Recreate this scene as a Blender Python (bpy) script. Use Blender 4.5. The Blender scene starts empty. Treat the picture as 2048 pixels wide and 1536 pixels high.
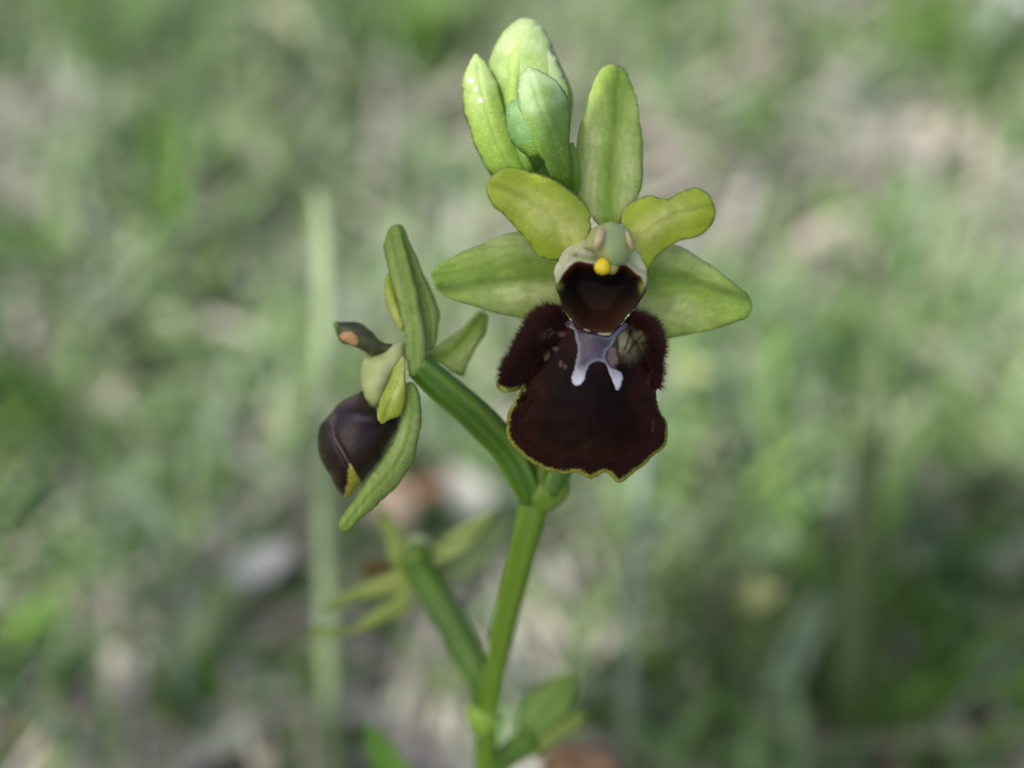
import bpy, bmesh, math, random
import numpy as np
from mathutils import Vector, noise, geometry

# ------------------------------------------------------------------ camera
rng = np.random.default_rng(7); random.seed(7)
sc = bpy.context.scene
COL = sc.collection
FPX = 2262.0                      # focal length in photo pixels (2048 wide)
PITCH = math.radians(36)
CAM = np.array([0.0, 0.0, 0.200])
RIGHT = np.array([1.0, 0, 0])
FWD = np.array([0, math.cos(PITCH), -math.sin(PITCH)])
UP = np.array([0, math.sin(PITCH), math.cos(PITCH)])
FOCUS = 95.0                      # mm to the open flower
MMPX = FOCUS / FPX                # mm per photo pixel at the flower

cam = bpy.data.cameras.new('camera'); camo = bpy.data.objects.new('camera', cam)
COL.objects.link(camo); sc.camera = camo
camo.location = CAM; camo.rotation_euler = (math.pi / 2 - PITCH, 0, 0)
cam.sensor_width = 36; cam.lens = 36 * FPX / 2048
cam.clip_start = 0.005; cam.clip_end = 500
cam.dof.use_dof = True; cam.dof.focus_distance = (FOCUS - 0.2) / 1000
cam.dof.aperture_fstop = cam.lens / 5.6      # 5.6 mm pupil

# ------------------------------------------------------------------ light
SUN = np.array([-0.415, -0.458, 0.786]); SUN /= np.linalg.norm(SUN)   # towards the sun
world = bpy.data.worlds.new('World'); sc.world = world; world.use_nodes = True
wn = world.node_tree.nodes; wl = world.node_tree.links
bg = wn['Background']; sky = wn.new('ShaderNodeTexSky'); sky.sky_type = 'NISHITA'; sky.sun_disc = False
sky.sun_elevation = math.asin(SUN[2]); sky.sun_rotation = math.atan2(SUN[0], SUN[1])
sky.dust_density = 3.5; sky.air_density = .8; sky.ozone_density = .4
wl.new(sky.outputs[0], bg.inputs[0]); bg.inputs[1].default_value = 0.112
sl = bpy.data.lights.new('sun', 'SUN'); so = bpy.data.objects.new('sun', sl); COL.objects.link(so)
sl.energy = 3.0; sl.angle = math.radians(0.53); sl.color = (1, 0.97, 0.92)
so.rotation_euler = Vector(SUN).to_track_quat('Z', 'Y').to_euler(); so.location = (-1, -1, 2)
sc.view_settings.view_transform = 'Standard'; sc.view_settings.look = 'None'
sc.view_settings.exposure = 1.05; sc.view_settings.gamma = 1
sc.render.engine = 'CYCLES'
sc.cycles.use_denoising = True
sc.cycles.max_bounces = 8; sc.cycles.transmission_bounces = 4

# ------------------------------------------------------------------ helpers
def W(px, py, z):
    """photo pixel + mm in front of (+) or behind (-) the plane of the open flower -> world metres"""
    px = np.asarray(px, float); py = np.asarray(py, float); z = np.asarray(z, float)
    d = ((FOCUS - z) / 1000)[..., None]
    return CAM + d * (FWD + RIGHT * ((px - 1024) / FPX)[..., None] + UP * ((768 - py) / FPX)[..., None])

def ground_z(x, y):
    x = np.asarray(x, float); y = np.asarray(y, float)
    r = y - 0.073
    rise = np.where(r > 0, 0.2126 * 1.6 * np.tanh(r / 1.6), 0.08 * np.tanh(r / 0.8))
    b = 0.006 * np.sin(17 * x + 1.3) * np.sin(13 * y + .4) + 0.004 * np.sin(41 * x - 23 * y) + .03 * np.sin(1.7 * x + .8 * y)
    fade = np.clip((np.hypot(x, r)) / 0.06, 0, 1)
    return rise + b * fade

def hit(px, py):
    """where the line of sight through a photo pixel meets the ground"""
    d = FWD + RIGHT * ((px - 1024) / FPX) + UP * ((768 - py) / FPX)
    t = 0.05
    for _ in range(4000):
        p = CAM + d * t
        if p[2] <= float(ground_z(p[0], p[1])): break
        t += 0.001
    return CAM + d * t

def spline(pts, n=None, step=None, closed=False):
    P = np.array(pts, float)
    if closed: Q = np.vstack([P[-1], P, P[0], P[1]])
    else: Q = np.vstack([2 * P[0] - P[1], P, 2 * P[-1] - P[-2]])
    out = []
    for i in range(1, len(Q) - 2):
        p0, p1, p2, p3 = Q[i - 1:i + 3]
        t = np.linspace(0, 1, 12, endpoint=False)[:, None]
        out.append(.5 * ((2 * p1) + (-p0 + p2) * t + (2 * p0 - 5 * p1 + 4 * p2 - p3) * t ** 2 + (-p0 + 3 * p1 - 3 * p2 + p3) * t ** 3))
    out.append(Q[-2][None])
    C = np.vstack(out)
    L = np.r_[0, np.cumsum(np.linalg.norm(np.diff(C[:, :2], axis=0), axis=1))]
    if n is None: n = max(4, int(L[-1] / step) + 1)
    s = np.linspace(0, L[-1], n + (1 if closed else 0))
    R = np.stack([np.interp(s, L, C[:, k]) for k in range(C.shape[1])], 1)
    return R[:-1] if closed else R

def in_poly(P, poly):
    x, y = P[:, 0], P[:, 1]; c = np.zeros(len(P), bool)
    j = len(poly) - 1
    for i in range(len(poly)):
        xi, yi = poly[i]; xj, yj = poly[j]
        m = ((yi > y) != (yj > y)) & (x < (xj - xi) * (y - yi) / (yj - yi + 1e-12) + xi)
        c ^= m; j = i
    return c

def seg_dist(P, poly, closed=True):
    """distance of each point to a polyline, along-parameter and signed side"""
    A = np.asarray(poly, float); B = np.roll(A, -1, 0)
    if not closed: A, B = A[:-1], B[:-1]
    seg = B - A; L = np.linalg.norm(seg, axis=1) + 1e-9
    cum = np.r_[0, np.cumsum(L)]
    best = np.full(len(P), 1e9); par = np.zeros(len(P)); side = np.ones(len(P))
    for k in range(len(A)):
        v = P - A[k]; t = np.clip((v @ seg[k]) / L[k] ** 2, 0, 1)
        q = v - t[:, None] * seg[k]; d = np.hypot(q[:, 0], q[:, 1])
        m = d < best
        best[m] = d[m]; par[m] = (cum[k] + t[m] * L[k]) / cum[-1]
        side[m] = np.sign(seg[k][0] * v[m, 1] - seg[k][1] * v[m, 0])
    return best, par, side

def vnoise(P, scale, seed=0.0):
    return np.array([noise.noise((p[0] * scale, p[1] * scale, seed)) for p in P])

def tris(outline, step, grow=1.0):
    O = spline(outline, step=step * .8, closed=True)
    tg = np.roll(O, -1, 0) - np.roll(O, 1, 0); tg /= np.linalg.norm(tg, axis=1)[:, None] + 1e-9      # slightly uneven, living edge
    rj = np.random.default_rng(len(O)); O = O + np.stack([-tg[:, 1], tg[:, 0]], 1) * (rj.normal(0, .55, len(O)) + .9 * np.sin(np.arange(len(O)) * .37 + rj.random() * 6))[:, None]
    lo, hi = O.min(0), O.max(0)
    g = []
    ny = int((hi[1] - lo[1]) / (step * .87)) + 1
    for j in range(ny + 1):
        y = lo[1] + j * step * .87
        xs = np.arange(lo[0] + (j % 2) * step / 2, hi[0], step)
        g.append(np.stack([xs, np.full(len(xs), y)], 1))
    G = np.vstack(g); G = G[in_poly(G, O)]
    if len(G):
        d, _, _ = seg_dist(G, O); G = G[d > step * .45]
    V = np.vstack([O, G]); n = len(O)
    vv, _, ff, *_ = geometry.delaunay_2d_cdt([Vector(v) for v in V], [(i, (i + 1) % n) for i in range(n)], [], 0, 1e-5)
    V = np.array([tuple(v) for v in vv]); F = np.array([tuple(f) for f in ff])
    F = F[in_poly(V[F].mean(1), O)]
    d, _, _ = seg_dist(V, O)
    used = np.unique(F); remap = -np.ones(len(V), int); remap[used] = np.arange(len(used))
    return V[used], remap[F], d[used], O

def finish(name, verts, faces, mat, parent=None, colors=None, uv=None, smooth=True, recalc=True):
    me = bpy.data.meshes.new(name)
    me.from_pydata([tuple(v) for v in verts], [], [tuple(int(i) for i in f) for f in faces])
    if colors is not None:
        a = me.color_attributes.new('Col', 'FLOAT_COLOR', 'POINT')
        c = np.ones((len(verts), 4)); c[:, :3] = np.clip(colors, 0, 1)
        a.data.foreach_set('color', c.ravel().astype(np.float32))
    if recalc:
        bm = bmesh.new(); bm.from_mesh(me); bmesh.ops.recalc_face_normals(bm, faces=bm.faces); bm.to_mesh(me); bm.free()
    if smooth: me.polygons.foreach_set('use_smooth', [True] * len(me.polygons))
    me.materials.append(mat)
    o = bpy.data.objects.new(name, me); COL.objects.link(o)
    if parent is not None: o.parent = parent
    return o

def empty(name, parent=None):
    o = bpy.data.objects.new(name, None); COL.objects.link(o); o.empty_display_size = .005
    if parent is not None: o.parent = parent
    return o

def tag(o, label, cat, group=None):
    o['label'] = label; o['category'] = cat
    if group: o['group'] = group
    return o

def lin(r, g, b):
    f = lambda c: (c / 255 / 12.92) if c / 255 <= .04045 else ((c / 255 + .055) / 1.055) ** 2.4
    return np.array([f(r), f(g), f(b)])

def mix(a, b, t):
    t = np.clip(np.asarray(t, float), 0, 1)[..., None]
    return np.asarray(a) * (1 - t) + np.asarray(b) * t

def sstep(a, b, x):
    t = np.clip((np.asarray(x, float) - a) / (b - a), 0, 1); return t * t * (3 - 2 * t)

def membrane(V, F, bnd):
    n = len(V); A = np.zeros((n, n))
    for f in F:
        for a, b in ((0, 1), (1, 2), (2, 0)):
            A[f[a], f[b]] = A[f[b], f[a]] = 1
    Lm = np.diag(A.sum(1)) - A
    inn = np.where(~bnd)[0]
    u = np.zeros(n); u[inn] = np.linalg.solve(Lm[np.ix_(inn, inn)], np.ones(len(inn)))
    return u / max(u.max(), 1e-9)

def solid(name, outline, parent, mat, zfun=None, axis=None, z=(0, 0), arch=0, cup=0, fold=0, wav=0, thick=.24, rnd=2.6,
          groove=.14, inflate=None, step=6, color=None, split=None, seed=0.0):
    """closed body whose outline is known; a curved sheet of real thickness, or (inflate=(front,back) mm) a swollen body"""
    V, F, d, O = tris(outline, step)
    bnd = d < 1e-3
    if axis is None: axis = [(O[:, 0].mean(), O[:, 1].max()), (O[:, 0].mean(), O[:, 1].min())]
    ax = spline(axis, n=24) if len(axis) > 2 else np.array(axis, float)
    sd, t, side = seg_dist(V, ax, closed=False)
    wmax = max(sd.max(), 1); s = sd * side / wmax
    if zfun is not None: zm = zfun(V[:, 0], V[:, 1])
    else:
        zz = np.asarray(z, float)
        zm = np.interp(t, np.linspace(0, 1, len(zz)), zz) + arch * 4 * t * (1 - t) + cup * s ** 2 + fold * np.abs(s) - (0 if inflate else groove) * np.exp(-(s / .07) ** 2) * sstep(1, .85, t)
    if wav: zm = zm + wav * vnoise(V, .014, seed) * np.clip(d / 10 + .4, 0, 1)
    if inflate:
        u = np.sqrt(np.clip(membrane(V, F, bnd), 0, 1)); zf = zm + inflate[0] * u; zb = zm - inflate[1] * u
    else:
        q = np.sqrt(np.clip(1 - (1 - np.minimum(d / rnd, 1)) ** 2, 0, 1)); zf = zm + thick / 2 * q; zb = zm - thick / 2 * q
    front = W(V[:, 0], V[:, 1], zf); inn = np.where(~bnd)[0]
    bidx = np.arange(len(V)); bidx[inn] = len(V) + np.arange(len(inn))
    verts = np.vstack([front, W(V[inn, 0], V[inn, 1], zb[inn])])
    faces = np.vstack([F, bidx[F][:, ::-1]])
    c = None
    if color is not None:
        c0 = color(dict(t=t, s=s, d=d, x=V[:, 0], y=V[:, 1], u=zf, sd=sd, P=V))
        c = np.vstack([c0, c0[inn]])
    if split is None:
        o = finish(name, verts, faces, mat, parent, c)
        return o
    m = split(V[F].mean(1)); m2 = np.r_[m, m]; out = []
    for nm, sel, mt in ((name, ~m2, mat[0]), (split.child, m2, mat[1])):
        f = faces[sel]; used = np.unique(f); r = -np.ones(len(verts), int); r[used] = np.arange(len(used))
        out.append(finish(nm, verts[used], r[f], mt, parent, c[used] if c is not None else None))
    return out, (V, F, zf)

def tube(name, pts, parent, mat, seg=20, n=40, ribs=0, ribd=.1, color=None, world=False, cap=True):
    """pts: (px, py, z mm, radius mm) or, with world=True, (x, y, z, radius) in metres"""
    C = spline(pts, n=n) if not world else spline3(pts, n)
    if world: P = C[:, :3]; R = C[:, 3]
    else: P = W(C[:, 0], C[:, 1], C[:, 2]); R = C[:, 3] / 1000
    T = np.gradient(P, axis=0); T /= np.linalg.norm(T, axis=1)[:, None]
    N = np.cross(T[0], [0.3, 0.2, 0.9]); N /= np.linalg.norm(N)
    verts = []; cols = []
    a = np.linspace(0, 2 * math.pi, seg, endpoint=False)
    for i in range(len(P)):
        N = N - T[i] * (N @ T[i]); N /= np.linalg.norm(N); B = np.cross(T[i], N)
        rr = R[i] * (1 + ribd * np.cos(ribs * a)) if ribs else np.full(seg, R[i])
        verts.append(P[i] + rr[:, None] * (np.cos(a)[:, None] * N + np.sin(a)[:, None] * B))
        if color is not None: cols.append(color(np.full(seg, i / (len(P) - 1)), a))
    verts = np.vstack(verts); faces = []
    for i in range(len(P) - 1):
        for k in range(seg):
            k2 = (k + 1) % seg
            faces.append((i * seg + k, i * seg + k2, (i + 1) * seg + k2, (i + 1) * seg + k))
    if cap: faces.append(tuple(range(seg))[::-1]); faces.append(tuple((len(P) - 1) * seg + k for k in range(seg)))
    return finish(name, verts, faces, mat, parent, np.vstack(cols) if cols else None)

def spline3(pts, n):
    P = np.array(pts, float); Q = np.vstack([2 * P[0] - P[1], P, 2 * P[-1] - P[-2]]); out = []
    for i in range(1, len(Q) - 2):
        p0, p1, p2, p3 = Q[i - 1:i + 3]; t = np.linspace(0, 1, 12, endpoint=False)[:, None]
        out.append(.5 * ((2 * p1) + (-p0 + p2) * t + (2 * p0 - 5 * p1 + 4 * p2 - p3) * t ** 2 + (-p0 + 3 * p1 - 3 * p2 + p3) * t ** 3))
    out.append(Q[-2][None]); C = np.vstack(out)
    L = np.r_[0, np.cumsum(np.linalg.norm(np.diff(C[:, :3], axis=0), axis=1))]
    s = np.linspace(0, L[-1], n)
    return np.stack([np.interp(s, L, C[:, k]) for k in range(C.shape[1])], 1)

# ------------------------------------------------------------------ materials
def material(name, color=None, rough=.5, spec=.4, sss=0, sssr=.0008, sheen=0, sheen_c=(1, 1, 1), bump=0, bscale=6000, noise_amt=.15, nscale=900,
             translucent=0, coat=0, sparkle=0):
    m = bpy.data.materials.new(name); m.use_nodes = True; nt = m.node_tree; N = nt.nodes; L = nt.links
    b = N['Principled BSDF']; out = N['Material Output']
    if color is None:
        c = N.new('ShaderNodeVertexColor'); c.layer_name = 'Col'; src = c.outputs[0]
    else:
        c = N.new('ShaderNodeRGB'); c.outputs[0].default_value = (*color, 1); src = c.outputs[0]
    tc = N.new('ShaderNodeTexCoord')
    nz = N.new('ShaderNodeTexNoise'); nz.inputs['Scale'].default_value = nscale; nz.inputs['Detail'].default_value = 4
    L.new(tc.outputs['Object'], nz.inputs['Vector'])
    mr = N.new('ShaderNodeMapRange'); mr.inputs[1].default_value = .25; mr.inputs[2].default_value = .75
    mr.inputs[3].default_value = 1 - noise_amt; mr.inputs[4].default_value = 1 + noise_amt
    L.new(nz.outputs['Fac'], mr.inputs[0])
    mul = N.new('ShaderNodeMix'); mul.data_type = 'RGBA'; mul.blend_type = 'MULTIPLY'; mul.inputs[0].default_value = 1
    L.new(src, mul.inputs[6]); L.new(mr.outputs[0], mul.inputs[7])
    if sparkle:     # fine pale papillae, plus sparkle highlights painted in as pale dots
        vo = N.new('ShaderNodeTexNoise'); vo.inputs['Scale'].default_value = 9000; vo.inputs['Detail'].default_value = 1; L.new(tc.outputs['Object'], vo.inputs['Vector'])
        vr = N.new('ShaderNodeMapRange'); vr.inputs[1].default_value = .3; vr.inputs[2].default_value = .72; vr.inputs[3].default_value = 1 - sparkle; vr.inputs[4].default_value = 1 + sparkle * 1.3; L.new(vo.outputs['Fac'], vr.inputs[0])
        m2 = N.new('ShaderNodeMix'); m2.data_type = 'RGBA'; m2.blend_type = 'MULTIPLY'; m2.inputs[0].default_value = 1; m2.clamp_result = False
        L.new(mul.outputs[2], m2.inputs[6]); L.new(vr.outputs[0], m2.inputs[7]); mul = m2
        vv = N.new('ShaderNodeTexVoronoi'); vv.inputs['Scale'].default_value = 5200; L.new(tc.outputs['Object'], vv.inputs['Vector'])
        g1 = N.new('ShaderNodeMath'); g1.operation = 'LESS_THAN'; g1.inputs[1].default_value = .26; L.new(vv.outputs['Distance'], g1.inputs[0])
        sx_ = N.new('ShaderNodeSeparateColor'); L.new(vv.outputs['Color'], sx_.inputs[0])
        g2 = N.new('ShaderNodeMath'); g2.operation = 'GREATER_THAN'; g2.inputs[1].default_value = .80; L.new(sx_.outputs[0], g2.inputs[0])
        g3 = N.new('ShaderNodeMath'); g3.operation = 'MULTIPLY'; L.new(g1.outputs[0], g3.inputs[0]); L.new(g2.outputs[0], g3.inputs[1])
        g4 = N.new('ShaderNodeMath'); g4.operation = 'MULTIPLY'; g4.inputs[1].default_value = .24; L.new(g3.outputs[0], g4.inputs[0])
        m3 = N.new('ShaderNodeMix'); m3.data_type = 'RGBA'; L.new(g4.outputs[0], m3.inputs[0]); L.new(m2.outputs[2], m3.inputs[6]); m3.inputs[7].default_value = (.72, .76, .55, 1); mul = m3
    L.new(mul.outputs[2], b.inputs['Base Color'])
    b.inputs['Roughness'].default_value = rough; b.inputs['Specular IOR Level'].default_value = spec
    if sss:
        b.inputs['Subsurface Weight'].default_value = sss; b.inputs['Subsurface Scale'].default_value = sssr
        b.inputs['Subsurface Radius'].default_value = (.7, 1, .35)
    if sheen:
        b.inputs['Sheen Weight'].default_value = sheen; b.inputs['Sheen Tint'].default_value = (*sheen_c, 1); b.inputs['Sheen Roughness'].default_value = .4
    if coat: b.inputs['Coat Weight'].default_value = coat; b.inputs['Coat Roughness'].default_value = .15
    if bump:
        vz = N.new('ShaderNodeTexNoise'); vz.inputs['Scale'].default_value = bscale; vz.inputs['Detail'].default_value = 2
        L.new(tc.outputs['Object'], vz.inputs['Vector'])
        bp = N.new('ShaderNodeBump'); bp.inputs['Strength'].default_value = bump; bp.inputs['Distance'].default_value = .00012
        L.new(vz.outputs['Fac'], bp.inputs['Height']); L.new(bp.outputs[0], b.inputs['Normal'])
    if translucent:
        tr = N.new('ShaderNodeBsdfTranslucent'); L.new(mul.outputs[2], tr.inputs[0])
        mx = N.new('ShaderNodeMixShader'); mx.inputs[0].default_value = translucent
        L.new(b.outputs[0], mx.inputs[1]); L.new(tr.outputs[0], mx.inputs[2]); L.new(mx.outputs[0], out.inputs[0])
    return m

M_petal = material('petal_tissue', rough=.5, spec=.35, sss=.3, sssr=.0005, bump=.8, bscale=7000, noise_amt=.07, nscale=1500, sparkle=.07, translucent=.18)
M_stem = material('stem_tissue', rough=.42, spec=.4, sss=.25, bump=.15, bscale=4000, noise_amt=.08)
M_lip = material('lip_velvet', rough=.40, spec=.06, sheen=.01, sheen_c=(.5, .25, .15), bump=.3, bscale=9000, noise_amt=.25, nscale=1800)
M_margin = material('lip_margin_tissue', rough=.5, spec=.3, sss=.3, bump=.3, noise_amt=.15)
M_spec = material('speculum_film', rough=.26, spec=.5, bump=.25, bscale=5000, noise_amt=.12, nscale=2500)
M_cav = material('cavity_tissue', rough=.6, spec=.08, bump=.12, bscale=3000, noise_amt=.15)
M_hair = material('lip_hair_fibre', rough=.6, spec=.25)
M_col = material('column_tissue', rough=.45, spec=.4, sss=.4, bump=.1, noise_amt=.08)
M_yel = material('pollinium_wax', color=(.72, .56, .015), rough=.4, spec=.45, sss=.3, noise_amt=.12, nscale=2500)
M_leaf = material('herb_tissue', rough=.5, spec=.4, translucent=.25, noise_amt=.2, nscale=300)
M_dry = material('dry_tissue', rough=.8, spec=.15, noise_amt=.3, nscale=500)
M_stone = material('stone', rough=.85, spec=.2, noise_amt=.3, nscale=400, bump=.6, bscale=900)

# ------------------------------------------------------------------ ground
def ground():
    gx = np.unique(np.r_[np.linspace(-.8, .8, 161), np.sign(np.linspace(-1, 1, 81)) * (.8 + 60 * np.abs(np.linspace(-1, 1, 81)) ** 3)])
    gy = np.unique(np.r_[np.linspace(-.3, 1.3, 161), 1.3 + 90 * np.linspace(0, 1, 50) ** 3, -.3 - 40 * np.linspace(0, 1, 40) ** 3])
    X, Y = np.meshgrid(gx, gy); Z = ground_z(X, Y)
    nx, ny = len(gx), len(gy)
    v = np.stack([X.ravel(), Y.ravel(), Z.ravel()], 1)
    i = np.arange(nx * ny).reshape(ny, nx)
    f = np.stack([i[:-1, :-1], i[:-1, 1:], i[1:, 1:], i[1:, :-1]], -1).reshape(-1, 4)
    m = bpy.data.materials.new('meadow_soil'); m.use_nodes = True; N = m.node_tree.nodes; L = m.node_tree.links
    b = N['Principled BSDF']; b.inputs['Roughness'].default_value = .95; b.inputs['Specular IOR Level'].default_value = .1
    tc = N.new('ShaderNodeTexCoord')
    n1 = N.new('ShaderNodeTexNoise'); n1.inputs['Scale'].default_value = 45; n1.inputs['Detail'].default_value = 5
    n2 = N.new('ShaderNodeTexNoise'); n2.inputs['Scale'].default_value = 220; n2.inputs['Detail'].default_value = 4
    r1 = N.new('ShaderNodeValToRGB'); e = r1.color_ramp.elements
    e[0].position = .35; e[0].color = (.09, .08, .065, 1); e[1].position = .65; e[1].color = (.26, .24, .20, 1)
    el = e.new(.5); el.color = (.17, .16, .13, 1)
    mxx = N.new('ShaderNodeMix'); mxx.data_type = 'RGBA'; mxx.blend_type = 'MULTIPLY'; mxx.inputs[0].default_value = .6
    L.new(tc.outputs['Object'], n1.inputs['Vector']); L.new(tc.outputs['Object'], n2.inputs['Vector'])
    L.new(n1.outputs['Fac'], r1.inputs[0]); L.new(r1.outputs[0], mxx.inputs[6]); L.new(n2.outputs['Fac'], mxx.inputs[7])
    L.new(mxx.outputs[2], b.inputs['Base Color'])
    bp = N.new('ShaderNodeBump'); bp.inputs['Distance'].default_value = .004; L.new(n2.outputs['Fac'], bp.inputs['Height']); L.new(bp.outputs[0], b.inputs['Normal'])
    o = finish('ground', v, f, m, recalc=False); o['kind'] = 'structure'
ground()

def blades(name, mat, n, area, hgt, wid, palette, lean=(.1, .8), seed=1, keep=None, flat=False):
    """n separate grass blades as one mass"""
    r = np.random.default_rng(seed)
    x = r.uniform(area[0], area[1], n * 3); y = area[2] + (area[3] - area[2]) * r.random(n * 3) ** area[4]
    if keep is not None:
        k = keep(x, y) > r.random(n * 3); x, y = x[k], y[k]
    x, y = x[:n], y[:n]; n = len(x)
    h = r.uniform(*hgt, n); w = r.uniform(*wid, n); az = r.uniform(0, 2 * math.pi, n); ln = r.uniform(*lean, n)
    dx, dy = np.cos(az), np.sin(az); sx, sy = -dy, dx
    lev = np.array([0, .35, .7, 1.0]); wf = np.array([.8, 1, .7, .06]); K = len(lev)
    V = np.zeros((n, K, 2, 3)); zg = ground_z(x, y)
    for k, (q, f) in enumerate(zip(lev, wf)):
        if flat:
            off = h * q; zz = .002 + .012 * q * ln + .003
        else:
            off = h * ln * q ** 1.7; zz = h * q * np.sqrt(np.clip(1 - (ln * q * .75) ** 2, .05, 1))
        for sd, sg in ((0, -1), (1, 1)):
            V[:, k, sd, 0] = x + dx * off + sg * sx * w * f / 2
            V[:, k, sd, 1] = y + dy * off + sg * sy * w * f / 2
            V[:, k, sd, 2] = zg + zz - (.002 if k == 0 else 0) + (0 if not flat else (ground_z(x + dx * off, y + dy * off) - zg))
    base = (np.arange(n) * K * 2)[:, None]
    fs = []
    for k in range(K - 1):
        fs.append(base + np.array([2 * k, 2 * k + 1, 2 * k + 3, 2 * k + 2]))
    F = np.vstack(fs)
    pal = np.array(palette); ci = r.integers(0, len(pal), n)
    pn = np.array([noise.noise((a * 22, b * 22, seed)) for a, b in zip(x, y)])
    col = pal[ci] * (1 + .35 * pn + r.uniform(-.2, .2, n))[:, None]
    colors = np.repeat(col, K * 2, 0)
    me = bpy.data.meshes.new(name)
    me.vertices.add(n * K * 2); me.vertices.foreach_set('co', V.reshape(-1).astype(np.float32))
    me.loops.add(F.size); me.loops.foreach_set('vertex_index', F.ravel().astype(np.int32))
    me.polygons.add(len(F)); me.polygons.foreach_set('loop_start', np.arange(0, F.size, 4, dtype=np.int32))
    me.update(calc_edges=True)
    a = me.color_attributes.new('Col', 'FLOAT_COLOR', 'POINT')
    c = np.ones((len(colors), 4)); c[:, :3] = np.clip(colors, 0, 1); a.data.foreach_set('color', c.ravel().astype(np.float32))
    me.polygons.foreach_set('use_smooth', [True] * len(F))
    me.materials.append(mat); me.validate()
    o = bpy.data.objects.new(name, me); COL.objects.link(o); o['kind'] = 'stuff'
    return o

def patch(x, y):      # where grass grows thick
    return np.array([.5 + 1.1 * noise.noise((a * 13, b * 13, 3.3)) + .5 * noise.noise((a * 37, b * 37, 1.3)) for a, b in zip(x, y)])

GREEN = [(.13, .24, .07), (.16, .26, .11), (.18, .28, .08), (.11, .20, .06), (.20, .28, .18), (.24, .31, .15)]
DRY = [(.30, .285, .23), (.25, .24, .21), (.35, .335, .27), (.20, .19, .165), (.28, .27, .245)]
o = blades('grass', M_leaf, 44000, (-.5, .5, .0, 1.1, 1.0), (.010, .034), (.0018, .0045), GREEN, lean=(.3, 1.15), seed=3, keep=patch)
tag(o, 'short green meadow grass growing between dead straw', 'grass')
o = blades('dry_grass_litter', M_dry, 14500, (-.5, .5, .0, 1.1, 1.0), (.02, .07), (.0015, .005), DRY, lean=(.1, 1.2), seed=5, flat=True)
tag(o, 'pale dead straw lying flat over the soil', 'litter')
o = blades('distant_grass', M_leaf, 26000, (-2.5, 2.5, 1.1, 6, 1.6), (.03, .09), (.003, .008), GREEN, seed=9)
tag(o, 'meadow grass farther up the slope', 'grass')

# ------------------------------------------------------------------ the orchid
def crop(x0, y0, k): return lambda *p: [(x0 + a * k, y0 + b * k) for a, b in p]
cA = crop(840, 20, .3418); cB = crop(960, 420, .3776); cC = crop(600, 430, .4232); cD = crop(560, 960, .375)
cG = crop(1060, 420, .1953); cH = crop(900, 20, .2474); cE = crop(980, 590, .2539)

orchid = empty('orchid_plant')
tag(orchid, 'green stemmed wild orchid with dark velvety lipped flowers and pale buds', 'orchid')

SEP = np.array([.25, .38, .055]); SEP_PALE = np.array([.50, .57, .23]); SEP_DK = np.array([.10, .19, .012])
PET = np.array([.30, .39, .022]); PET_PALE = np.array([.46, .50, .14]); PET_DK = np.array([.17, .24, .02])

SEP, SEP_PALE, PET, PET_PALE = SEP * 1.18, SEP_PALE * 1.18, PET * 1.15, PET_PALE * 1.15
def sepal_color(seed, base=SEP, pale=SEP_PALE, dark=SEP_DK, veins=((0, .07, .8), (-.5, .06, .25), (.5, .06, .25)), tip=1.0):
    def f(k):
        n = vnoise(k['P'], .02, seed); n2 = vnoise(k['P'], .07, seed + 5)
        c = mix(base, pale, sstep(.05, .45, np.abs(k['s'])) * sstep(1.0, .55, np.abs(k['s'])) * sstep(1, .35, k['t']) * (.75 + .6 * n))
        for v, w, a in veins:
            c = mix(c, dark, a * np.exp(-((k['s'] - v - .03 * n) / w) ** 2) * (.35 + .65 * k['t'] * tip))
        st = np.sin(k['s'] * 34 + 5 * n + 2 * np.sin(k['t'] * 6 + seed)); c = c * (1 + .10 * st * (.6 + n2))[:, None]
        c = mix(c, dark, .18 * sstep(.1, .45, vnoise(np.stack([k['t'] * 9, k['s'] * 40], 1), 1.0, seed + 9)))
        c = mix(c, dark * .5 + base * .5, .3 * sstep(10, 2, k['d'])); c = mix(c, pale, .35 * sstep(3.5, 0, k['d']))
        return c * (1 + .12 * n + .10 * n2)[:, None]
    return f

flower = empty('flower', orchid)
# sepals
solid('sepal', cA((1095, 1300), (1020, 1240), (965, 1140), (905, 1080), (885, 1040), (890, 960), (900, 880), (915, 780), (935, 690), (960, 610), (985, 520), (1010, 450), (1040, 370), (1075, 330), (1120, 318), (1170, 330), (1210, 360), (1240, 430), (1265, 510), (1280, 580), (1295, 680), (1305, 780), (1308, 860), (1305, 960), (1295, 1040), (1270, 1110), (1210, 1180), (1170, 1260)),
      flower, M_petal, axis=cA((1100, 1300), (1110, 900), (1140, 600), (1150, 320)), z=(-2.6, -2.6), arch=.4, cup=-.6, wav=.5, color=sepal_color(1, veins=((0, .25, .35), (.03, .05, .75), (-.8, .14, .4), (.85, .12, .4))), seed=1)
solid('sepal', [(862, 548), (872, 532), (900, 515), (940, 497), (985, 478), (1035, 462), (1080, 462), (1130, 490), (1175, 520), (1185, 570), (1160, 620), (1110, 650), (1055, 640), (1020, 633), (970, 620), (925, 606), (885, 590), (867, 570)],
      flower, M_petal, axis=[(1180, 540), (1080, 535), (980, 545), (862, 562)], z=(-4.2, -1.8), arch=-.1, cup=-.7, wav=.7, color=sepal_color(2, veins=((-.15, .09, .8), (.42, .05, .25), (-.6, .06, .3))), seed=2)
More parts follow.
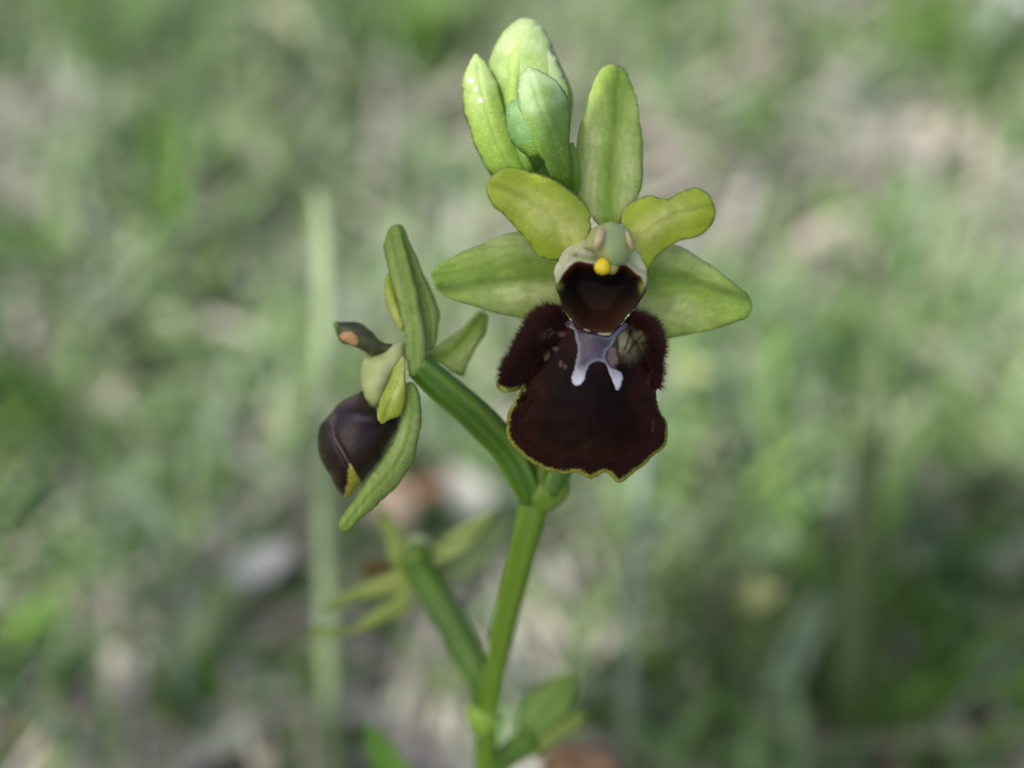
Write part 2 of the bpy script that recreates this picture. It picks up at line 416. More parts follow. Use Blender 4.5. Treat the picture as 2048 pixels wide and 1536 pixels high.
solid('sepal', [(1503, 602), (1490, 583), (1450, 550), (1400, 515), (1360, 493), (1345, 490), (1310, 495), (1270, 520), (1240, 560), (1250, 610), (1285, 655), (1325, 676), (1360, 673), (1410, 663), (1460, 650), (1492, 636), (1504, 616)],
      flower, M_petal, axis=[(1240, 560), (1340, 560), (1420, 585), (1503, 610)], z=(-4.2, -1.8), arch=-.1, cup=-.7, wav=.7, color=sepal_color(3, veins=((-.1, .10, .9), (-.5, .05, .25), (.5, .05, .15))), seed=3)
# petals
def pet(seed):
    def f(k):
        n = vnoise(k['P'], .02, seed); n2 = vnoise(k['P'], .06, seed + 3)
        c = mix(PET, PET_PALE, np.exp(-((k['s'] + .08 + .1 * n) / .38) ** 2) * sstep(.95, .45, k['t']) * (.9 + .4 * n2))
        c = mix(c, PET_DK, .55 * np.exp(-((k['s'] - .02 * n) / .07) ** 2) * sstep(.55, .85, k['t']))
        c = mix(c, PET_DK, .28 * np.exp(-((np.abs(k['s']) - .55) / .12) ** 2) * (.6 + n2))
        c = mix(c, PET_PALE * 1.05, .45 * sstep(5, 0, k['d']))
        return c * (1 + .12 * n + .1 * n2)[:, None]
    return f
PL = cA((1000, 1240), (998, 1190), (940, 1110), (860, 1040), (800, 1000), (720, 970), (640, 945), (540, 920), (480, 930), (430, 965), (400, 1000), (390, 1040), (400, 1090), (430, 1150), (490, 1200), (540, 1250), (590, 1310), (640, 1370), (680, 1430), (740, 1462), (800, 1468), (880, 1440), (960, 1370), (1000, 1300))
solid('petal', PL,
      flower, M_petal, axis=cA((980, 1340), (760, 1190), (600, 1080), (395, 1010)), z=(.3, .9), arch=.5, cup=-.8, wav=.7, color=pet(4), seed=4)
PR = cA((1180, 1230), (1190, 1180), (1240, 1125), (1310, 1092), (1360, 1087), (1400, 1100), (1450, 1105), (1500, 1075), (1560, 1050), (1620, 1040), (1680, 1068), (1715, 1120), (1730, 1180), (1715, 1240), (1670, 1300), (1600, 1335), (1540, 1340), (1490, 1365), (1430, 1410), (1370, 1460), (1330, 1530), (1280, 1520), (1230, 1400), (1190, 1300))
solid('petal', PR,
      flower, M_petal, axis=cA((1230, 1400), (1380, 1260), (1530, 1190), (1725, 1130)), z=(.3, .6), arch=.5, cup=-.8, wav=.7, color=pet(5), seed=5)

def fringe(parent, outline, z, seed, skip):
    O = spline(outline, step=2.2, closed=True); r = np.random.default_rng(seed)
    tg = np.roll(O, -1, 0) - np.roll(O, 1, 0); tg /= np.linalg.norm(tg, axis=1)[:, None]; nn = np.stack([tg[:, 1], -tg[:, 0]], 1)
    if in_poly((O + nn * 3), O).mean() > .5: nn = -nn
    keep = ~skip(O[:, 0], O[:, 1]) & (r.random(len(O)) < .8); O, nn, tg = O[keep], nn[keep], tg[keep]; n = len(O)
    L = r.uniform(2.2, 5.0, n)[:, None]; lean = r.normal(0, .35, (n, 1)); zz = z + r.uniform(-.12, .12, n)
    tip = O + nn * L + tg * lean * L; b = O - nn * 1.5
    V = np.stack([W(*(b + tg * .7).T, zz), W(*(b - tg * .7).T, zz), W(*b.T, zz + .05), W(*tip.T, zz + r.uniform(-.1, .15, n))], 1)
    bi = (np.arange(n) * 4)[:, None]; F = np.vstack([bi + np.array(q) for q in ((0, 1, 3), (1, 2, 3), (2, 0, 3))])
    o = finish('petal_fringe', V.reshape(-1, 3), F, M_petal, parent, np.tile(PET_PALE, (n * 4, 1)), recalc=False); o['kind'] = 'stuff'
fringe(flower, PL, .1, 1, lambda x, y: (x > 1110) & (y > 420)); fringe(flower, PR, -.2, 2, lambda x, y: (x < 1300) & (y > 410))

# lip
LIP = cB((440, 530), (425, 508), (390, 502), (340, 515), (290, 550), (255, 590), (230, 640), (205, 690), (175, 750), (145, 800), (118, 850), (95, 895), (88, 922), (100, 950), (130, 968), (165, 968), (200, 955), (222, 944), (207, 970), (177, 1020), (152, 1070), (139, 1120), (136, 1160), (143, 1200), (165, 1240), (195, 1275), (235, 1310), (280, 1345), (330, 1370), (390, 1390), (440, 1400), (480, 1395), (505, 1388), (540, 1402), (562, 1422), (585, 1428), (610, 1415), (640, 1396), (662, 1390), (685, 1407), (712, 1436), (740, 1441), (775, 1425), (820, 1390), (870, 1350), (920, 1305), (965, 1265), (990, 1230), (998, 1190), (995, 1150), (982, 1112), (960, 1080), (946, 1040), (936, 1000), (932, 958), (955, 938), (960, 900), (966, 850), (969, 800), (972, 750), (968, 700), (960, 660), (945, 625), (920, 590), (885, 560), (850, 540), (815, 532), (790, 562), (748, 605), (708, 648), (640, 658), (560, 640), (500, 605), (458, 558))
CREASE_L = cB((450, 600), (400, 680), (330, 780), (250, 900), (222, 944)); CREASE_R = cB((800, 620), (850, 720), (890, 820), (925, 920), (932, 958))
def lip_z(x, y):
    P = np.stack([x, y], 1)
    z = 2.2 - 3.2 * (np.abs(x - 1178) / 165) ** 2.2 - 1.9 * (np.maximum(y - 760, 0) / 200) ** 2 - 1.2 * (np.maximum(760 - y, 0) / 150) ** 2
    for cr, sg in ((CREASE_L, -1), (CREASE_R, 1)):
        d, t, side = seg_dist(P, np.array(cr), closed=False)
        up = (y < 800)
        lobe = (side * sg * (-1) > 0) if False else ((x < np.interp(y, [c[1] for c in cr], [c[0] for c in cr])) if sg < 0 else (x > np.interp(y, [c[1] for c in cr], [c[0] for c in cr])))
        z = z - np.where(up, .45 * np.exp(-(d / 7) ** 2), 0)
        z = z + np.where(up & lobe, 1.9 * sstep(0, 40, d) - .9 * sstep(40, 90, d), 0)
    return z + .12 * vnoise(P, .03, 9)

LO = spline(LIP, step=3, closed=True)
def lip_color(k):
    P = k['P']; x, y, d = k['x'], k['y'], k['d']
    n = vnoise(P, .05, 2); n2 = vnoise(P, .18, 4)
    c = mix(np.array([.0060, .0019, .0012]), np.array([.030, .0085, .0055]), sstep(85, 8, d) * (.8 + .5 * n))
    c = mix(c, np.array([.013, .0065, .0025]), .7 * np.exp(-(((x - 1170) / 60) ** 2 + ((y - 880) / 50) ** 2)) * (.7 + n))
    def spot(cx, cy, rx, ry, col, a=1., edge=.35, ang=0):
        nonlocal c
        ca, sa = math.cos(ang), math.sin(ang); u = ((x - cx) * ca + (y - cy) * sa) / rx; v = (-(x - cx) * sa + (y - cy) * ca) / ry
        r = np.hypot(u, v) + .35 * n2 + .2 * n
        c = mix(c, np.array(col), a * sstep(1 + edge, 1 - edge, r))
    # torn, bleached patch beside the mirror and pale scuffs
    spot(1258, 690, 27, 30, (.11, .11, .06), .8, .6); spot(1248, 685, 12, 17, (.30, .30, .18), .6, .6)
    spot(1226, 714, 12, 18, (.20, .14, .13), .7); spot(1280, 672, 16, 10, (.16, .18, .10), .6)
    spot(1088, 672, 16, 8, (.16, .12, .11), .8, ang=-.3); spot(1101, 662, 9, 6, (.22, .24, .16), .8); spot(1122, 668, 8, 5, (.13, .08, .09), .7)
    spot(1094, 712, 5, 10, (.15, .11, .06), .8, ang=.5); spot(1110, 698, 6, 4, (.13, .1, .06), .7); spot(1121, 727, 3, 6, (.16, .08, .06), .8); spot(1130, 732, 3, 5, (.15, .08, .06), .7)
    spot(1306, 852, 3, 14, (.10, .07, .07), .6, ang=.1); spot(1298, 760, 4, 12, (.07, .06, .07), .5)
    for pts in ([(1262, 660), (1256, 680), (1250, 700)], [(1290, 664), (1266, 690), (1256, 706)], [(1236, 680), (1234, 705), (1240, 722)]):
        q, _, _ = seg_dist(P, np.array(pts, float), closed=False); c = mix(c, np.array([.012, .008, .006]), .9 * sstep(3.2, 1, q))
    m = margin_w(x, y)
    c = mix(c, np.array([.25, .26, .035]) * (1 + .25 * n)[:, None], sstep(1.15, .75, d / np.maximum(m, .01) + .35 * n2) * (m > .5))
    return c
def margin_w(x, y):
    m = np.zeros_like(x)
    m = np.where((y > 768) & (x < 1012 + 40), np.interp(x, [990, 1010, 1045, 1052], [10, 15, 13, 8]), m)      # foot of one side lobe
    m = np.where((y <= 768) & (y > 742) & (x < 1012), np.interp(y, [742, 768], [2, 10]), m)
    m = np.where((y > 785), np.interp(y, [785, 830, 900, 960], [4.5, 7.5, 7.5, 9]), m)
    m = np.where((y > 785) & (x > 1250), np.interp(y, [785, 830, 860, 960], [0, 2, 5, 8]), m)
    return m
def split(C):
    d, _, _ = seg_dist(C, LO); return d < margin_w(C[:, 0], C[:, 1]) * .85
split.child = 'lip_margin'
(lip, margin), (LV, LF, LZ) = solid('lip', LIP, flower, (M_lip, M_margin), zfun=lip_z, thick=.5, rnd=8, step=4, color=lip_color, split=split)
lip['label'] = 'dark maroon velvety lip'; margin['label'] = 'narrow yellow green rim of the lip'

def hairs(name, parent, mat, n, seed):
    """short velvet hairs standing on the lip, thickest on the side lobes and rim"""
    r = np.random.default_rng(seed)
    P = W(LV[:, 0], LV[:, 1], LZ); A, B, C = (P[LF[:, i]] for i in range(3))
    nrm = np.cross(B - A, C - A); nrm /= np.linalg.norm(nrm, axis=1)[:, None] + 1e-20
    nrm *= np.sign(-(nrm @ FWD))[:, None]
    cen = LV[LF].mean(1); d, _, _ = seg_dist(cen, LO)
    lobeL = np.interp(cen[:, 1], [c[1] for c in CREASE_L], [c[0] for c in CREASE_L]); lobeR = np.interp(cen[:, 1], [c[1] for c in CREASE_R], [c[0] for c in CREASE_R])
    lobe = ((cen[:, 0] < lobeL - 4) | (cen[:, 0] > lobeR + 6)) & (cen[:, 1] < 775)
    rim = (d < 34) & (d > 2)
    w = np.where(lobe, 2.2 * np.where(d < 30, 2, .7), np.where(rim & (cen[:, 1] > 780), .9, .015))
    w = w * (cen[:, 1] > 612); w[d < margin_w(cen[:, 0], cen[:, 1]) * .9] = 0
    dm = np.hypot((cen[:, 0] - 1258) / 34, (cen[:, 1] - 690) / 38); w[dm < 1] = 0
    dm = (np.abs(cen[:, 0] - 1195) < 60) & (cen[:, 1] < 790); w[dm] = 0
    ar = np.linalg.norm(np.cross(B - A, C - A), axis=1); w = w * ar; w /= w.sum()
    fi = r.choice(len(LF), n, p=w); a, b = r.random(n), r.random(n); m = a + b > 1; a[m], b[m] = 1 - a[m], 1 - b[m]
    base = A[fi] + a[:, None] * (B - A)[fi] + b[:, None] * (C - A)[fi]
    out2 = cen[fi] - np.array([1178, 760]); out2 /= np.linalg.norm(out2, axis=1)[:, None]
    outw = out2[:, :1] * RIGHT - out2[:, 1:] * UP
    L = np.where(lobe[fi], np.clip(r.gamma(6, .085, n), .2, .95), r.uniform(.12, .36, n)) / 1000
    dirn = nrm[fi] * .8 + outw * np.where(lobe[fi], .75, .55)[:, None] + r.normal(0, .22, (n, 3)); dirn /= np.linalg.norm(dirn, axis=1)[:, None]
    s1 = np.cross(dirn, FWD); s1 /= np.linalg.norm(s1, axis=1)[:, None] + 1e-9; s2 = np.cross(dirn, s1)
    R = .024 / 1000
    V = np.zeros((n, 4, 3))
    for k in range(3):
        an = 2 * math.pi * k / 3; V[:, k] = base - dirn * .05e-3 + R * (math.cos(an) * s1 + math.sin(an) * s2)
    V[:, 3] = base + dirn * L[:, None]
    bi = (np.arange(n) * 4)[:, None]; F = np.vstack([bi + np.array(q) for q in ((0, 1, 3), (1, 2, 3), (2, 0, 3))])
    cc = np.where(lobe[fi][:, None], np.array([.038, .012, .010]), np.array([.022, .007, .006])) * r.uniform(.6, 1.7, n)[:, None]
    o = finish(name, V.reshape(-1, 3), F, mat, parent, np.repeat(cc, 4, 0), recalc=False, smooth=False); o['kind'] = 'stuff'
    return o
hairs('lip_hair', flower, M_hair, 16000, 4)

def spec_color(k):
    n = vnoise(k['P'], .06, 7)
    c = mix(np.array([.036, .029, .046]), np.array([.18, .185, .235]), sstep(11, 1, k['d'] + 4 * n))
    c = mix(c, np.array([.075, .05, .08]), .6 * np.exp(-(((k['x'] - 1185) / 22) ** 2 + ((k['y'] - 700) / 18) ** 2)))
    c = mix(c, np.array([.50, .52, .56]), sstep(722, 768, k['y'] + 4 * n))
    c = mix(c, np.array([.03, .018, .022]), .75 * sstep(3.2, .3, k['d'] + 1.5 * n))
    return c
sp = solid('speculum', cE((650, 280), (605, 252), (582, 222), (620, 195), (690, 230), (740, 275), (800, 300), (880, 318), (935, 320), (980, 285), (1020, 245), (1070, 212), (1092, 240), (1040, 290), (1000, 335), (965, 400), (930, 450), (912, 490), (932, 532), (972, 572), (1022, 600), (1050, 640), (1046, 690), (1022, 740), (1000, 753), (980, 725), (955, 670), (935, 600), (905, 552), (862, 528), (820, 530), (790, 555), (765, 610), (745, 670), (720, 710), (690, 722), (660, 710), (642, 670), (645, 620), (665, 560), (680, 490), (685, 420), (675, 350)),
           flower, M_spec, zfun=lambda x, y: lip_z(x, y) + .245, thick=.07, rnd=5, step=3, color=spec_color)
sp['label'] = 'shiny blue grey two-legged mirror mark'

# stigmatic cavity
CAV = cG((500, 1230), (430, 1130), (350, 1020), (300, 900), (268, 800), (246, 700), (252, 620), (282, 530), (330, 440), (400, 372), (480, 328), (560, 300), (700, 280), (850, 280), (1000, 330), (1070, 402), (1120, 450), (1165, 525), (1197, 620), (1206, 720), (1192, 800), (1162, 880), (1110, 960), (1040, 1035), (1000, 1080), (940, 1160), (860, 1240), (700, 1270))
OPEN = cG((540, 1200), (430, 1080), (340, 960), (300, 840), (290, 760), (315, 690), (360, 625), (420, 565), (490, 520), (570, 535), (640, 545), (740, 570), (850, 600), (930, 560), (1000, 570), (1080, 640), (1155, 700), (1160, 780), (1120, 880), (1040, 980), (960, 1080), (860, 1200), (700, 1225))
OP = spline(OPEN, step=3, closed=True)
def cav_parts(x, y):
    P = np.stack([x, y], 1); d, _, _ = seg_dist(P, OP); return np.where(in_poly(P, OP), d, -d), P
def cav_z(x, y):
    e, P = cav_parts(x, y)
    rim = 1.9 + .5 * sstep(560, 640, y) - .6 * sstep(560, 500, y)
    return rim - 3.4 * sstep(-3, 40, e) - .9 * sstep(0, 16, -e) * sstep(600, 560, y)
def cav_color(k):
    e, P = cav_parts(k['x'], k['y']); x, y = k['x'], k['y']; n = vnoise(P, .08, 3)
    dark = mix(np.array([.012, .009, .006]), np.array([.035, .014, .007]), sstep(570, 640, y + 5 * n))
    c = dark
    red = np.array([.085, .018, .014])
    c = mix(c, red, .8 * sstep(14, 4, e) * sstep(572, 545, y + 5 * n))
    pale = mix(np.array([.40, .43, .22]), np.array([.48, .50, .34]), .5 + n)
    c = mix(c, pale, sstep(3, -3, e + 2 * n) * sstep(582, 560, y + 8 * n))
    c = mix(c, np.array([.20, .22, .03]), .9 * np.exp(-(((x - 1121) / 6) ** 2 + ((y - 572) / 7) ** 2)))
    c = mix(c, np.array([.22, .22, .04]), .8 * np.exp(-(((x - 1283) / 6) ** 2 + ((y - 574) / 12) ** 2)))
    c = mix(c, np.array([.13, .03, .03]), .7 * np.exp(-(((x - 1151) / 8) ** 2 + ((y - 510) / 5) ** 2)))
    return c
cv = solid('stigmatic_cavity', CAV, flower, M_cav, zfun=cav_z, thick=.4, rnd=6, step=3, color=cav_color)
cv['label'] = 'round dark hollow with pale upper walls'
solid('cavity_ledge', cG((530, 1200), (600, 1225), (700, 1250), (800, 1255), (850, 1265), (860, 1285), (800, 1290), (700, 1275), (600, 1250), (545, 1225)), flower, M_col, zfun=lambda x, y: np.full(len(x), 2.45), thick=.5, rnd=3, step=3,
      color=lambda k: mix(np.array([.25, .24, .13]), np.array([.30, .22, .16]), .5 + vnoise(k['P'], .1, 1)))
# column with anther cells and pollinia
def column_color(k):
    n = vnoise(k['P'], .05, 8)
    c = mix(np.array([.34, .38, .15]), np.array([.27, .36, .15]), sstep(1205, 1230, k['x'] + 5 * n))
    return mix(c, np.array([.36, .42, .20]), .6 * np.exp(-((k['x'] - 1215) / 6) ** 2))
solid('column', cG((540, 390), (570, 300), (610, 235), (650, 185), (720, 148), (800, 128), (880, 128), (960, 165), (1025, 220), (1062, 300), (1062, 400), (1015, 475), (975, 530), (905, 580), (850, 620), (790, 580), (720, 520), (650, 440), (590, 410)),
      flower, M_col, zfun=lambda x, y: np.full(len(x), 2.2), inflate=(1.7, 3.5), step=3, color=column_color)
for pts, zz in (((cG((640, 350), (655, 250), (690, 190), (740, 175), (775, 215), (770, 290), (735, 370), (700, 420), (660, 410))), 3.75), ((cG((985, 215), (1020, 235), (1055, 300), (1062, 390), (1040, 430), (1010, 400), (985, 320), (972, 250))), 3.3)):
    an = solid('anther_cell', pts, flower, M_col, zfun=lambda x, y, zz=zz: np.full(len(x), zz), inflate=(.95, .6), step=3, color=lambda k: mix(np.array([.46, .35, .18]), np.array([.52, .44, .28]), .5 + vnoise(k['P'], .06, 2)))
    an['label'] = 'peach coloured pollen sac'
def circ(cx, cy, r, ry=None, n=14): return [(cx + r * math.cos(2 * math.pi * i / n), cy + (ry or r) * math.sin(2 * math.pi * i / n)) for i in range(n)]
solid('pollinium', circ(1205, 533, 16.5, 18), flower, M_yel, zfun=lambda x, y: np.full(len(x), 3.3), inflate=(.75, .75), step=3)
solid('pollinium', circ(1224, 536, 12, 14), flower, M_col, zfun=lambda x, y: np.full(len(x), 2.6), inflate=(.5, .5), step=3, color=lambda k: np.tile(np.array([.34, .34, .10]), (len(k['x']), 1)))

GR = np.array([.095, .185, .008]); GRD = np.array([.055, .145, .005]); GRL = np.array([.19, .31, .035])
def ovary_color(t, a):
    return mix(GRD, GRL, sstep(.3, .9, np.cos(3 * a)) * .42) * (.95 + .1 * np.sin(9 * t))[:, None]
def stem_color(t, a): return mix(GR, GRL, .25 + .25 * np.cos(5 * a))
tube('ovary', [(1098, 985, -8, 1.1), (1130, 900, -7.2, 1.25), (1165, 780, -6.0, 1.3), (1190, 650, -5.6, 1.3), (1195, 575, -5.0, 1.2), (1197, 520, -3.6, 1.0)], flower, M_stem, ribs=6, color=ovary_color)

# main stem: from the soil up through the nodes to the buds
foot = W(972, 1660, -29.5)
stem_px = [(978, 1420, -20.5, 1.02), (990, 1340, -18, 1.12), (1010, 1240, -15, 1.2), (1040, 1120, -11.5, 1.32), (1068, 1010, -9, 1.4), (1095, 900, -8.6, 1.25), (1105, 700, -8, 1.15), (1092, 500, -7, 1.1), (1082, 380, -6, 1.2), (1076, 320, -5.5, 1.1), (1066, 250, -5.0, .6)]
sp_w = [(*W(a, b, c), r / 1000) for a, b, c, r in stem_px]
gz = float(ground_z(foot[0], foot[1]))
low = [(foot[0] - .001, foot[1] + .001, gz - .004, .0019), (foot[0] + .001, foot[1], gz + .03, .0017), (*foot, .0014), (*W(972, 1536, -25), .00125)]
tube('stem', low + sp_w, orchid, M_stem, n=110, seg=24, color=stem_color, world=True)
# node bracts
solid('bract', [(1036, 985), (1048, 962), (1075, 948), (1110, 945), (1136, 955), (1140, 975), (1130, 1000), (1106, 1020), (1070, 1025), (1042, 1012)], orchid, M_stem, zfun=lambda x, y: -8.6 + 0 * x, inflate=(1.7, 1.6), step=5, color=lambda k: mix(GR * 1.1, GRL * .9, sstep(1050, 1110, k['x']) * .5 + .3 * vnoise(k['P'], .03, 3)))
solid('bract', cD((985, 1230), (1000, 1195), (1060, 1190), (1130, 1215), (1190, 1262), (1195, 1290), (1165, 1310), (1150, 1345), (1090, 1372), (1020, 1340), (990, 1290)), orchid, M_stem, zfun=lambda x, y: -20.3 + 0 * x, inflate=(1.5, 1.5), step=6, color=lambda k: mix(GRL * .8, GRL * 1.35, .6 + .5 * vnoise(k['P'], .02, 3)))

# buds at the top
def bud_color(seed, a=(.36, .47, .10), b=(.52, .58, .25), c=(.20, .34, .04), stripe=0., glints=()):
    a, b, c_ = (np.array(q) * np.array([.66, .76, .78]) for q in (a, b, c))
    def f(k):
        n = vnoise(k['P'], .03, seed); n2 = vnoise(k['P'], .09, seed + 2)
        col = mix(c_, a, sstep(0, .45, k['t'] + .15 * n)); col = mix(col, b, sstep(.45, .95, k['t'] + .2 * n))
        col = mix(col, c_, stripe * np.exp(-((k['s'] - .12) / .06) ** 2) * sstep(.75, .4, k['t']))
        col = col * (1 + .10 * n + .12 * n2)[:, None]
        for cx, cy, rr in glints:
            col = mix(col, np.array([.75, .78, .70]), sstep(rr * 1.3, rr * .5, np.hypot(k['x'] - cx, k['y'] - cy)))  # white glints painted into the colour as dots
        return col
    return f
bud = empty('flower_bud', orchid); bud['label'] = 'tallest plump pale green bud'
solid('bud_sepal', cH((470, 1240), (440, 1000), (400, 760), (350, 600), (318, 470), (320, 390), (370, 270), (440, 170), (520, 92), (600, 60), (670, 75), (740, 130), (800, 220), (850, 330), (900, 450), (950, 560), (985, 640), (1000, 720), (985, 820), (965, 920), (880, 1050), (800, 1150), (720, 1290), (600, 1350)), bud, M_petal,
      axis=cH((650, 1300), (640, 700), (600, 60)), z=(-4.6, -4.6), inflate=(2.6, 2.6), step=7, wav=.4, color=bud_color(11))
solid('bud_sepal', cH((560, 1100), (470, 900), (430, 700), (440, 450), (500, 250), (560, 160), (610, 250), (630, 420), (620, 620), (600, 900)), bud, M_petal, axis=cH((560, 1100), (540, 700), (560, 160)), z=(-3.35, -3.5), inflate=(1.35, .5), step=6, wav=.3, color=bud_color(12, a=(.38, .48, .09), b=(.50, .57, .17)))
solid('bud_sepal', cH((700, 1100), (640, 700), (640, 460), (680, 330), (760, 300), (850, 370), (915, 500), (960, 620), (975, 720), (940, 850), (840, 1000)), bud, M_petal, axis=cH((740, 1050), (800, 700), (760, 300)), z=(-3.5, -3.7), inflate=(1.3, .5), step=6, wav=.3, color=bud_color(13, a=(.38, .47, .12), b=(.5, .56, .3)))
b1 = solid('bract', cH((520, 1480), (420, 1420), (310, 1310), (265, 1240), (220, 1140), (180, 1040), (140, 920), (110, 800), (95, 700), (97, 600), (120, 500), (165, 400), (205, 352), (240, 375), (290, 420), (332, 490), (380, 580), (420, 680), (440, 760), (462, 870), (500, 1000), (550, 1120), (605, 1270), (660, 1400)), orchid, M_petal,
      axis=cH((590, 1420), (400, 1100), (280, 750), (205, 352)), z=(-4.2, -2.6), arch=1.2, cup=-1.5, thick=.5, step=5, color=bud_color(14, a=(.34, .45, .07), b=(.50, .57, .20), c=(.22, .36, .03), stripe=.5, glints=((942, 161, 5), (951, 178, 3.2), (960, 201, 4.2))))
b1['label'] = 'upright pointed sheath leaf beside the bud'
bud2 = empty('flower_bud', orchid); bud2['label'] = 'small hooded bud wrapped in its sheath leaf'
solid('bud_sepal', cH((640, 1190), (580, 1150), (530, 1110), (485, 1040), (458, 960), (449, 880), (455, 800), (490, 742), (560, 715), (660, 720), (760, 800), (820, 950), (800, 1100), (740, 1200)), bud2, M_petal, axis=cH((700, 1200), (560, 720)), z=(.2, .4), inflate=(1.5, 1.6), step=6, color=bud_color(15, a=(.18, .32, .08), b=(.24, .38, .14), c=(.24, .38, .05)))
solid('hood', cH((960, 1452), (900, 1412), (830, 1362), (790, 1290), (745, 1215), (690, 1140), (620, 1020), (580, 900), (550, 760), (545, 640), (570, 525), (620, 462), (650, 458), (700, 480), (770, 515), (860, 565), (935, 675), (970, 760), (976, 880), (968, 1000), (976, 1150), (986, 1300), (985, 1425)), bud2, M_petal,
      axis=cH((960, 1440), (860, 1100), (720, 750), (635, 460)), z=(-.6, 1.6), arch=1.6, cup=-1.6, thick=.5, step=5, color=bud_color(16, a=(.22, .36, .05), b=(.46, .54, .26), c=(.14, .27, .015), stripe=.3))
tube('pedicel', [(1080, 380, -6, .9), (1062, 300, -5.4, 1.3), (1050, 240, -4.8, 1.2)], bud, M_stem, color=stem_color)
tube('pedicel', [(1095, 430, -6.5, 1.0), (1120, 395, -3.5, 1.0), (1140, 350, -1.2, .9), (1130, 290, -.2, .8)], bud2, M_stem, color=stem_color)

# flower turned sideways
fl2 = empty('flower', orchid); fl2['label'] = 'flower turned sideways on a curved ribbed ovary'
tube('ovary', [(1062, 1000, -8.2, 1.0), (1045, 955, -7.6, 1.28), (1015, 900, -7, 1.35), (975, 855, -6.2, 1.38), (930, 812, -5.2, 1.36), (880, 770, -4.2, 1.28), (835, 730, -3.4, 1.1)], fl2, M_stem, ribs=6, ribd=.09, seg=36, color=ovary_color)
side_c = lambda sd, **k: sepal_color(sd, base=np.array([.24, .36, .06]), pale=np.array([.36, .45, .15]), dark=np.array([.10, .20, .02]), **k)
solid('sepal', cC((600, 640), (585, 560), (560, 440), (530, 320), (500, 200), (470, 90), (455, 50), (490, 58), (520, 130), (560, 220), (600, 310), (640, 400), (658, 460), (655, 520), (645, 600), (625, 630)), fl2, M_petal, axis=cC((620, 640), (600, 420), (460, 50)), z=(-4.6, -4.4), cup=-.6, thick=.45, color=side_c(21), step=5)
solid('sepal', cC((535, 762), (508, 730), (500, 640), (490, 540), (470, 450), (440, 350), (420, 280), (403, 200), (398, 135), (415, 75), (440, 48), (470, 52), (490, 110), (510, 190), (540, 290), (560, 380), (580, 480), (598, 580), (600, 650), (590, 700), (570, 748)), fl2, M_petal, axis=cC((550, 755), (530, 450), (450, 48)), z=(-2.6, -3.6), cup=-.9, thick=.5, color=side_c(22, veins=((-.35, .12, .8), (.5, .1, .3))), step=5)
solid('petal', cC((485, 548), (470, 540), (430, 482), (408, 420), (399, 330), (408, 282), (425, 288), (445, 340), (480, 440), (500, 520)), fl2, M_petal, axis=cC((485, 545), (430, 400), (412, 285)), z=(-4.4, -5), cup=-.3, thick=.4, color=pet(23), step=5)
solid('sepal', cC((575, 690), (600, 648), (640, 620), (700, 580), (770, 530), (820, 480), (845, 452), (880, 462), (885, 500), (875, 560), (840, 620), (800, 690), (775, 762), (720, 742), (650, 700)), fl2, M_petal, axis=cC((590, 680), (720, 640), (865, 460)), z=(-5, -8.5), cup=-.6, thick=.45, color=sepal_color(24), step=5)
solid('sepal', cC((505, 792), (540, 796), (565, 850), (575, 920), (570, 1010), (555, 1090), (530, 1180), (480, 1252), (420, 1322), (340, 1392), (280, 1442), (240, 1490), (208, 1498), (178, 1475), (185, 1440), (230, 1380), (280, 1300), (330, 1230), (390, 1150), (440, 1060), (470, 980), (490, 900), (488, 830)), fl2, M_petal, axis=cC((520, 795), (530, 950), (470, 1150), (330, 1320), (195, 1485)), z=(-2.8, -1.6), arch=.8, cup=-1.0, thick=.5, color=side_c(25), step=5)
solid('petal', cC((490, 665), (460, 700), (430, 760), (395, 840), (370, 900), (366, 950), (388, 986), (425, 968), (468, 950), (495, 900), (502, 850), (500, 780), (498, 720)), fl2, M_petal, axis=cC((490, 680), (460, 800), (385, 980)), z=(-2.0, -1.2), cup=-.5, thick=.4, wav=.5, color=pet(26), step=4)
solid('stigmatic_cavity', cC((298, 690), (340, 662), (400, 640), (440, 610), (490, 600), (500, 660), (480, 740), (425, 800), (400, 870), (350, 922), (310, 880), (290, 800)), fl2, M_col, axis=cC((490, 620), (320, 880)), zfun=lambda x, y: -4.0 + 0 * x, inflate=(1.6, 1.6), step=5, color=lambda k: mix(np.array([.46, .49, .22]), np.array([.34, .42, .13]), .4 + vnoise(k['P'], .04, 3)))
def col2(k):
    n = vnoise(k['P'], .05, 8); c = mix(np.array([.035, .042, .012]), np.array([.085, .095, .022]), .4 + n)
    return mix(c, np.array([.16, .30, .03]), sstep(678, 668, k['x']))
solid('column', cC((155, 512), (180, 503), (240, 503), (290, 513), (340, 548), (370, 588), (405, 603), (440, 612), (430, 650), (395, 650), (345, 668), (300, 642), (250, 622), (200, 602), (168, 555)), fl2, M_col, zfun=lambda x, y: -3.8 + 0 * x, inflate=(1.1, 1.1), step=4, color=col2)
an = solid('anther_cell', cC((188, 575), (205, 545), (245, 540), (285, 562), (288, 600), (255, 618), (215, 606)), fl2, M_col, zfun=lambda x, y: -3.15 + 0 * x, inflate=(.55, .4), step=3, color=lambda k: mix(np.array([.40, .20, .06]), np.array([.46, .30, .14]), .5 + vnoise(k['P'], .06, 2)))
